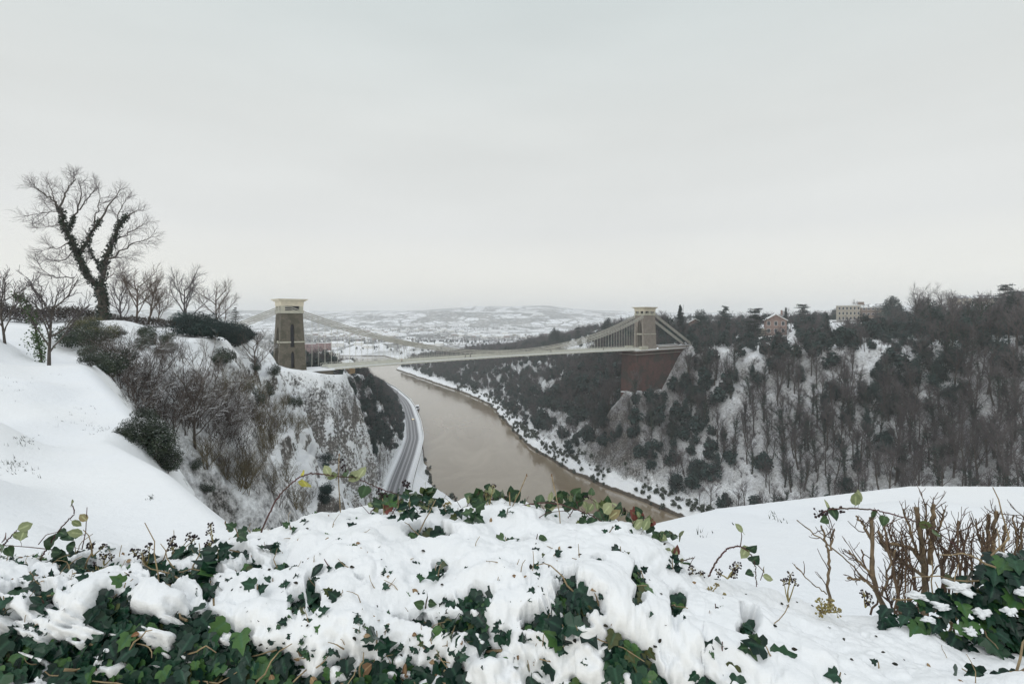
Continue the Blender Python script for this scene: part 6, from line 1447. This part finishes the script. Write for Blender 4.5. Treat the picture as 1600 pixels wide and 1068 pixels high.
spec(ced[2], 20, 1597, 500, 455, 380, 'dark cedar cut by the right edge of the picture', .95)
spec(ced[1], 20, 1528, 498, 466, 420, 'lower cedar left of the tallest ragged cedar', .9)
spec(rnd[0], 17, 948, 525, 497, 590, 'round dark evergreen left of the far tower above the chains', .9)
spec(ced[1], 20, 903, 528, 511, 660, 'small dark cedar on the far rise left of the bridge chains', .8)
spec(rnd[1], 17, 870, 530, 513, 700, 'small rounded tree on the far rise above the deck', .9)
def bare_big(u, vt, Y, seed, label):
    X = (u-800)/F*Y; g_ = ground_z(X, Y); H = ZC-(vt-497)/F*Y-g_
    t_ = bare_proto(seed, H=H, spread=.52, dens=1.5, twr=.045); t_.location = (X, Y, g_); tag(t_, label, 'tree')
bare_big(1427, 450, 415, 541, 'round headed bare tree right of the big evergreen on the skyline')
bare_big(1473, 450, 430, 542, 'round headed bare tree left of the distant roof at the right')
bare_big(1335, 470, 540, 543, 'bare tree standing behind the hotel roof')
# ================================================================ BUILDINGS
M_BRICK = simple('pink_brick', (.30, .215, .185), (.23, .165, .145), rough=.9, scale=.8)
M_REND = simple('cream_render', (.40, .36, .29), (.32, .29, .24), rough=.85, scale=.6)
M_GLASSD = simple('dark_window_glass', (.035, .04, .05), (.06, .07, .08), rough=.15, spec=.6)
M_WHITE = simple('white_paint', (.75, .74, .71), (.66, .65, .62), rough=.6)
M_SLATE = simple('slate_roof', (.16, .16, .17), (.22, .22, .23), rough=.7, scale=1, snow=(.70, .1, .4))
M_REDW = simple('red_warehouse_brick', (.27, .115, .105), (.20, .095, .09), rough=.9, scale=.3)
M_ORB = simple('ochre_stone', (.36, .25, .13), (.26, .18, .10), rough=.9, scale=.8)
def house(name, c, w, d, h, rz, label, wall, cat='house', roof='gable', rh=None, cols=3, rows=2, wf=.42, wmat=None, group=None, trim=True, roofm=None, frames=True, snow=True):
    """walls with window openings on the side facing the gorge, each window its own part"""
    root = empty(name, c, rz); tag(root, label, cat, group); rh = rh or w*.28
    mb = MB(); mb.box((0, 0, h/2-.75), (w, d, h+1.5)); 
    if roof == 'gable': V = [(-w/2, -d/2, h), (w/2, -d/2, h), (0, -d/2, h+rh), (-w/2, d/2, h), (w/2, d/2, h), (0, d/2, h+rh)]; mb.add(V, [], [(0, 1, 2), (4, 3, 5)])
    mb.build('wall', wall, root)
    if roof == 'gable':      # ridge runs front to back, the gable faces the gorge
        for s in (-1, 1):
            mb = MB(); a = math.atan2(rh, w/2); L = math.hypot(rh, w/2)+.9; cx, cz_2 = s*(w/4+.25*math.cos(a)), h+rh/2+.16-.3*math.sin(a)
            V = []
            for y in (-d/2-.7, d/2+.7):
                for q_, e in ((0, 0), (1, 0), (1, 1), (0, 1)): V.append((s*(w/2+.8)*q_, y, h+rh-(rh+.8*rh/(w/2))*q_+.06+e*.32))
            mb.add(V, [(0, 1, 2, 3), (7, 6, 5, 4), (0, 4, 5, 1), (1, 5, 6, 2), (2, 6, 7, 3), (3, 7, 4, 0)]); mb.build('roof', roofm or M_SNOW, root)
        if trim:
            mb = MB()
            for s in (-1, 1): mb.bar((0, -d/2-.78, h+rh-.05), (s*(w/2+.8), -d/2-.78, h-.8*rh/(w/2)-.05), .14, .42)
            mb.build('bargeboard', M_WHITE, root)
    elif roof == 'flat':
        mb = MB(); mb.box((0, 0, h+.3), (w+.8, d+.8, .6)); mb.build('roof', M_WHITE if trim else wall, root)
        if snow: mb = MB(); mb.box((0, 0, h+.75), (w+.5, d+.5, .3)); mb.build('roof_snow', M_SNOW, root)
    else:
        mb = MB(); mb.box((0, 0, h+rh/2), (w+.8, d+.8, rh), taper=(.72, .5)); mb.build('roof', roofm or M_SLATE, root)
    for r_ in range(rows):
        for k in range(cols):
            x = -w/2+w*(k+.5)/cols; z = h*(r_+.52)/rows; ww, wh = w/cols*wf, h/rows*.52
            if frames: mb = MB(); mb.box((x, -d/2-.04, z), (ww+.34, .16, wh+.34)); fr = mb.build('window', M_WHITE, root)
            mb = MB(); mb.box((x, -d/2-(.10 if frames else .03), z), (ww, .12, wh)); mb.build('pane' if frames else 'window', wmat or M_GLASSD, fr if frames else root)
    return root
def hpos(u, Y): X = (u-800)/F*Y; return (X, Y, ground_z(X, Y))
def face(u): return -math.atan2((u-800)/F, 1)*.8
p = hpos(1211, 366); p = (p[0], p[1], p[2]-.2)
print('house ground v', 497+F*(ZC-p[2])/p[1])
hs_ = house('gabled_house', p, 13.5, 11, ZC-(499-497)/F*366-p[2]-.3, face(1211), 'brick villa with white trimmed snowy gable among the cedars', M_BRICK, rh=4.0, cols=3, rows=2)
mb = MB(); mb.box((-8.4, -1, 1.6), (3.8, 7, 5)); mb.build('side_wing', M_REND, hs_); mb = MB(); mb.box((-8.4, -1, 4.25), (4.2, 7.6, .3)); mb.build('wing_snow', M_SNOW, hs_)
mb = MB(); mb.box((4.2, 1, 15.2), (1.1, 1.1, 3.4)); mb.build('chimney', M_BRICK, hs_)
p = hpos(1325, 478); print('hotel ground v', 497+F*(ZC-p[2])/p[1])
zt_ = ZC+(497-478)/F*478
ho = house('hotel_building', p, 17.5, 12, zt_-p[2], face(1325), 'long three storey hotel with rows of pale framed windows on the far top', M_REND, 'hotel', roof='flat', cols=6, rows=3, wf=.5)
Mh = M_BRICK
mb = MB(); mb.box((18.5, .5, (zt_-p[2])/2-1.2), (18.5, 12, zt_-p[2]-1)); w2 = mb.build('right_wing', simple('brown_brick', (.24, .19, .16), (.19, .15, .13), rough=.9, scale=.7), ho)
mb = MB(); mb.box((18.5, .5, zt_-p[2]+.2), (19.5, 13, 2.8), taper=(.86, .5)); mb.build('mansard_roof', M_SLATE, ho)
mb = MB(); mb.box((9.8, -1, zt_-p[2]+1.4), (4.2, 5, 4.4)); mb.build('stair_tower', w2.data.materials[0], ho)
for r_ in range(3):
    for k in range(5):
        mb = MB(); mb.box((11.6+k*3.4, -5.6, (zt_-p[2])*(r_+.5)/3-.6), (2.2, .16, 1.9)); fr = mb.build('window', M_WHITE, ho); mb = MB(); mb.box((11.6+k*3.4, -5.68, (zt_-p[2])*(r_+.5)/3-.6), (1.8, .14, 1.5)); mb.build('pane', M_GLASSD, fr)
for dz, yy, ww in ((-.2, -11, 44), (-1.6, -17, 52)):
    mb = MB(); mb.box((12, yy, dz+.2), (ww, .5, 1.5)); mb.build('terrace_wall', M_STONE, ho); mb = MB(); mb.box((12, yy, dz+1.08), (ww+.2, .8, .26)); mb.build('terrace_snow', M_SNOW, ho)
p = hpos(1518, 560); house('long_white_house', p, 40, 12, ZC+(497-466)/F*560-p[2], face(1518), 'long low house half hidden by trees at the right end of the skyline', M_REND, roof='hip', rh=3.2, cols=9, rows=3, wf=.4)
p = hpos(1086, 402); house('red_house', p, 9, 8, ZC-(503-497)/F*402-p[2], face(1086), 'small reddish house hidden in trees right of the far tower', M_BRICK, rh=2.6, cols=2, rows=2)
p = hpos(541, 288); p = (p[0], p[1], p[2]); house('stone_cottage', p, 6.2, 8, max(3.5, ZC-(583-497)/F*288-p[2]), -.25, 'ochre gabled cottage below the near end of the bridge deck', M_ORB, rh=2.2, cols=2, rows=1)
# terrace of cream houses beyond the near tower
for k, (u, w, vt, mt, lb_) in enumerate(((492, 9, 556, M_ORB, 'short ochre house at the left end of the terrace beyond the near tower'), (503, 9, 552, M_REND, 'cream terraced house beside the ochre one'), (514, 9, 549, M_REND, 'tallest cream terraced house beyond the near tower'), (525, 8, 551, M_WHITE, 'pale end house of the terrace beyond the near tower'))):
    p = hpos(u, 610+k*6); house('terraced_house', p, w, 9, ZC-(vt-497)/F*(610+k*6)-p[2], .15, lb_, mt, rh=2, cols=3, rows=4, roof='flat' if k == 2 else 'hip', roofm=M_SNOW, frames=False, group='terrace beyond the near tower')
for k, (u, w, vt) in enumerate(((486, 27, 537), (506, 30, 536))):
    p = hpos(u, 1240); house('brick_warehouse', p, w, 20, ZC-(vt-497)/F*1240-p[2], .05, ('left', 'right')[k]+' of two big red brick warehouses beyond the near tower', M_REDW, 'warehouse', roof='flat', cols=8, rows=7, wf=.3, trim=False, frames=False, group='red warehouses')
# distant town houses
x, y, rs = scatter(58, -1000, 520, 1420, 3300, 88); z, inf = terrain(x, y)
tm = fbm(x, y, 420, 2, 95); ok = (np.maximum(inf['dR'], inf['dL']) > 25) & (tm > .02) & (rs.uniform(size=x.size) < .55); u_ = 800+F*x/y; v_ = 497+F*(ZC-z)/y; ok &= (u_ > 470) & (u_ < 1000)
base_h = []
for w, d, h, mt in ((10, 8, 6, M_REND), (16, 9, 6.5, M_BRICK), (24, 12, 7, M_WHITE)):
    r_ = empty('town_house'); mb = MB(); mb.box((0, 0, h/2), (w, d, h)); mb.build('wall', mt, r_); mb = MB()
    V = [(-w/2-.4, -d/2-.4, h), (w/2+.4, -d/2-.4, h), (w/2+.4, d/2+.4, h), (-w/2-.4, d/2+.4, h), (-w/2-.4, 0, h+d*.35), (w/2+.4, 0, h+d*.35)]; mb.add(V, [(0, 1, 5, 4), (2, 3, 4, 5), (0, 3, 2, 1)], [(0, 4, 3), (1, 2, 5)]); mb.build('roof', M_SNOW, r_); base_h.append(r_)
cnt = 0
for X, Y, Z in sorted(zip(x[ok], y[ok], z[ok]), key=lambda c: c[1])[:170]:
    k = rng.randrange(3); place = 'nearer part' if Y < 1900 else ('middle' if Y < 2500 else 'farthest part')
    put(base_h[k], used, (X, Y, Z-.3), rng.uniform(.9, 1.5), rz=rng.uniform(-.6, .6), label=('small cream', 'long brick', 'wide white')[k]+' snow roofed house in the '+place+' of the hazy town', cat='house', group='houses of the distant town')
for b_ in base_h:
    if id(b_) not in used: [bpy.data.objects.remove(c_) for c_ in list(b_.children)]; bpy.data.objects.remove(b_)
# ================================================================ CARS, BOATS, WALKERS
M_PAINT = simple('white_car_paint', (.72, .72, .72), (.68, .68, .68), rough=.25, spec=.5); M_TYRE = simple('tyre_rubber', (.02, .02, .02), rough=.8)
me_, n, l, b = new_mat('lit_headlight'); b.inputs['Base Color'].default_value = (.9, .8, .5, 1); b.inputs['Emission Color'].default_value = (1, .80, .38, 1); b.inputs['Emission Strength'].default_value = 6; M_LAMP = me_
def car(loc, rz, label, paint, lit=True):
    root = empty('car', loc, rz); tag(root, label, 'car')     # nose towards -y
    prof = [(-2.1, .35), (-2.1, .75), (-1.1, .95), (-.55, 1.42), (1.1, 1.46), (1.85, .98), (2.1, .9), (2.1, .35)]
    mb = MB(); V = [(x, y, z) for x in (-.85, .85) for y, z in prof]; k = len(prof); q = [(i, (i+1) % k, k+(i+1) % k, k+i) for i in range(k)]; t = [(0, i, i+1) for i in range(1, k-1)]+[(k, k+i+1, k+i) for i in range(1, k-1)]
    mb.add(V, q, t); mb.build('body', paint, root)
    for nm, c, s in (('windscreen', (0, -.86, 1.17), (1.4, .62, .42)), ('side_window', (-.86, .25, 1.17), (.03, 1.7, .34)), ('side_window', (.86, .25, 1.17), (.03, 1.7, .34))): mb = MB(); mb.box(c, s); mb.build(nm, M_GLASSD, root)
    mb = MB(); mb.box((0, .3, 1.48), (1.5, 1.5, .10)); mb.build('roof_snow', M_SNOW, root)
    for x in (-.78, .78):
        for y in (-1.3, 1.3): mb = MB(); mb.tube([(x-.1, y, .33), (x+.1, y, .33)], .33, 12); mb.build('wheel', M_TYRE, root)
    for x in (-.6, .6): mb = MB(); mb.tube([(x, -2.08, .68), (x, -2.16, .68)], .16, 8); mb.build('headlight', M_LAMP if lit else M_WHITE, root)
    return root
def road_at(Y, off):
    i = np.argmin(np.abs(ys-Y)); return (xs[i]-nx[i]*off, ys[i]-ny[i]*off, 8.26), math.atan2(nx[i], -ny[i])+R(90)
for Y, off, mt, lb_ in ((446, 2.0, M_PAINT, 'white car with yellow headlights driving on the riverside road'),):
    p_, r_ = road_at(Y, off); i = np.argmin(np.abs(ys-Y)); tx, ty = xs[i+1]-xs[i-1], ys[i+1]-ys[i-1]   # direction of travel: towards the viewer
    car(p_, math.atan2(ty, tx)+R(90), lb_, mt)
M_HULL = simple('dark_hull', (.05, .055, .065), (.09, .08, .07), rough=.6)
def boat(u, v, L_, label, rz, cabin=True):
    Y = ZC*F/(v-497); root = empty('moored_boat', ((u-800)/F*Y, Y, 0), rz); tag(root, label, 'boat')
    w = L_*.28; prof = [(-L_/2, .0), (-L_*.32, w*.42), (L_*.3, w*.5), (L_/2, w*.36), (L_/2, -w*.36), (L_*.3, -w*.5), (-L_*.32, -w*.42)]
    mb = MB(); k = len(prof); V = [(x*.92, y*.8, -.6) for x, y in prof]+[(x, y, 1.5) for x, y in prof]; q = [(i, k+i, k+(i+1) % k, (i+1) % k) for i in range(k)]; t = [(0, i, i+1) for i in range(1, k-1)]+[(k, k+i+1, k+i) for i in range(1, k-1)]; mb.add(V, q, t); mb.build('hull', M_HULL, root)
    mb = MB(); V = [(x*.97, y*.94, 1.5) for x, y in prof]+[(x*.96, y*.92, 1.68) for x, y in prof]; mb.add(V, q, t); mb.build('deck_snow', M_SNOW, root)
    if cabin:
        mb = MB(); mb.box((L_*.08, 0, 2.6), (L_*.5, w*.62, 1.9)); cb = mb.build('cabin', M_HULL, root); mb = MB(); mb.box((L_*.08, 0, 3.68), (L_*.54, w*.7, .28)); mb.build('cabin_snow', M_SNOW, cb)
        for s in (-1, 1): mb = MB(); mb.box((L_*.08, s*w*.315, 2.8), (L_*.4, .05, .7)); mb.build('window', M_GLASSD, cb)
    mb = MB(); mb.tube([(-L_*.25, 0, 1.5), (-L_*.25, 0, 4.6)], .06, 5); mb.build('mast', M_HULL, root)
boat(652, 639, 17, 'dark moored boat with snowy cabin nearest along the left bank', 1.75); boat(641, 629, 13, 'smaller moored boat behind the first on the left bank', 1.85)
boat(633, 619, 11, 'low snow covered pontoon boat farthest along the left bank', 1.9, False)
def person(t, s, label, coat, pose=0., rz=0.):
    loc = bp(t, s, camber(t)+.12); root = empty('person', loc, rz); tag(root, label, 'person')
    def skin(name, V, E, r, mat):
        me = bpy.data.meshes.new(name); me.from_pydata(V, E, []); o = bpy.data.objects.new(name, me); col.objects.link(o); o.parent = root
        m_ = o.modifiers.new('skin', 'SKIN'); 
        for i, x in enumerate(r): me.skin_vertices[0].data[i].radius = (x, x*.8)
        me.skin_vertices[0].data[0].use_root = True
        o.modifiers.new('sub', 'SUBSURF').levels = 1; me.materials.append(mat); return o
    a = .16*pose
    V = [(0, 0, .95), (0, 0, 1.15), (0, 0, 1.38), (0, 0, 1.50), (0, -.02, 1.62), (0, -.01, 1.72), (.10, 0, .88), (.11, -a, .48), (.11, a*.6, .07), (.11, a*.6-.12, .03), (-.10, 0, .88), (-.11, a, .48), (-.11, a*2, .08), (-.11, a*2-.12, .03), (.20, 0, 1.38), (.25, a*.8, 1.12), (.25, -.05+a*.4, .88), (.25, -.08+a*.4, .80), (-.20, 0, 1.38), (-.25, -a*.8, 1.12), (-.25, -.05-a*.6, .88), (-.25, -.08-a*.6, .80)]
    E = [(0, 1), (1, 2), (2, 3), (3, 4), (4, 5), (0, 6), (6, 7), (7, 8), (8, 9), (0, 10), (10, 11), (11, 12), (12, 13), (2, 14), (14, 15), (15, 16), (16, 17), (2, 18), (18, 19), (19, 20), (20, 21)]
    skin('body', V, E, [.15, .14, .15, .06, .10, .08, .10, .07, .045, .04, .10, .07, .045, .04, .07, .05, .035, .03, .07, .05, .035, .03], M_SKIN)
    skin('coat', [V[0], V[1], V[2], (0, 0, .72), V[14], V[15], V[16], V[18], V[19], V[20]], [(0, 1), (1, 2), (0, 3), (2, 4), (4, 5), (5, 6), (2, 7), (7, 8), (8, 9)], [.19, .18, .18, .20, .09, .075, .06, .09, .075, .06], coat)
    skin('trousers', [V[0], V[6], V[7], V[8], V[10], V[11], V[12]], [(0, 1), (1, 2), (2, 3), (0, 4), (4, 5), (5, 6)], [.16, .115, .085, .065, .115, .085, .065], M_DARK)
    mb = MB(); ball(mb, (0, .02, 1.70), .115); mb.build('hair', M_DARK, root, smooth=True)
M_SKIN = simple('skin', (.45, .28, .20), rough=.6); M_COATO = simple('orange_coat', (.55, .20, .06), rough=.7); M_COATD = simple('dark_coat', (.02, .022, .03), rough=.8)
def t_of_u(u, s):
    k = (u-800)/F; p0 = BO+SD*s; return (k*p0[1]-p0[0])/(AX[0]-k*AX[1])
for u, c_, lb_ in ((628, M_COATO, 'walker in an orange coat on the near half of the bridge footway'), (727, M_COATD, 'walker in a dark coat, left one of a pair near the middle of the bridge'), (735, M_COATD, 'walker in a dark coat, right one of a pair near the middle of the bridge'), (861, M_COATD, 'lone dark figure on the footway past the middle of the bridge'), (943, M_COATD, 'dark figure on the footway close to the far tower')):
    person(t_of_u(u, 4.0), 4.0, lb_, c_, rng.choice((-1, 1)), rng.choice((0, 1))*3.14-.88)
# ================================================================ HAZE
hz = MB(); hz.box((0, 5200, 160), (26000, 14000, 340))
m = bpy.data.materials.new('winter_haze'); m.use_nodes = True; m.node_tree.nodes.clear()
o_ = m.node_tree.nodes.new('ShaderNodeOutputMaterial'); p_ = m.node_tree.nodes.new('ShaderNodeVolumePrincipled')
p_.inputs['Color'].default_value = (.955, .972, .985, 1); p_.inputs['Density'].default_value = 1.9e-4; p_.inputs['Anisotropy'].default_value = 0.0
m.node_tree.links.new(p_.outputs[0], o_.inputs['Volume'])
h = hz.build('haze', m); tag(h, 'pale winter haze in the air over the valley', kind='stuff')
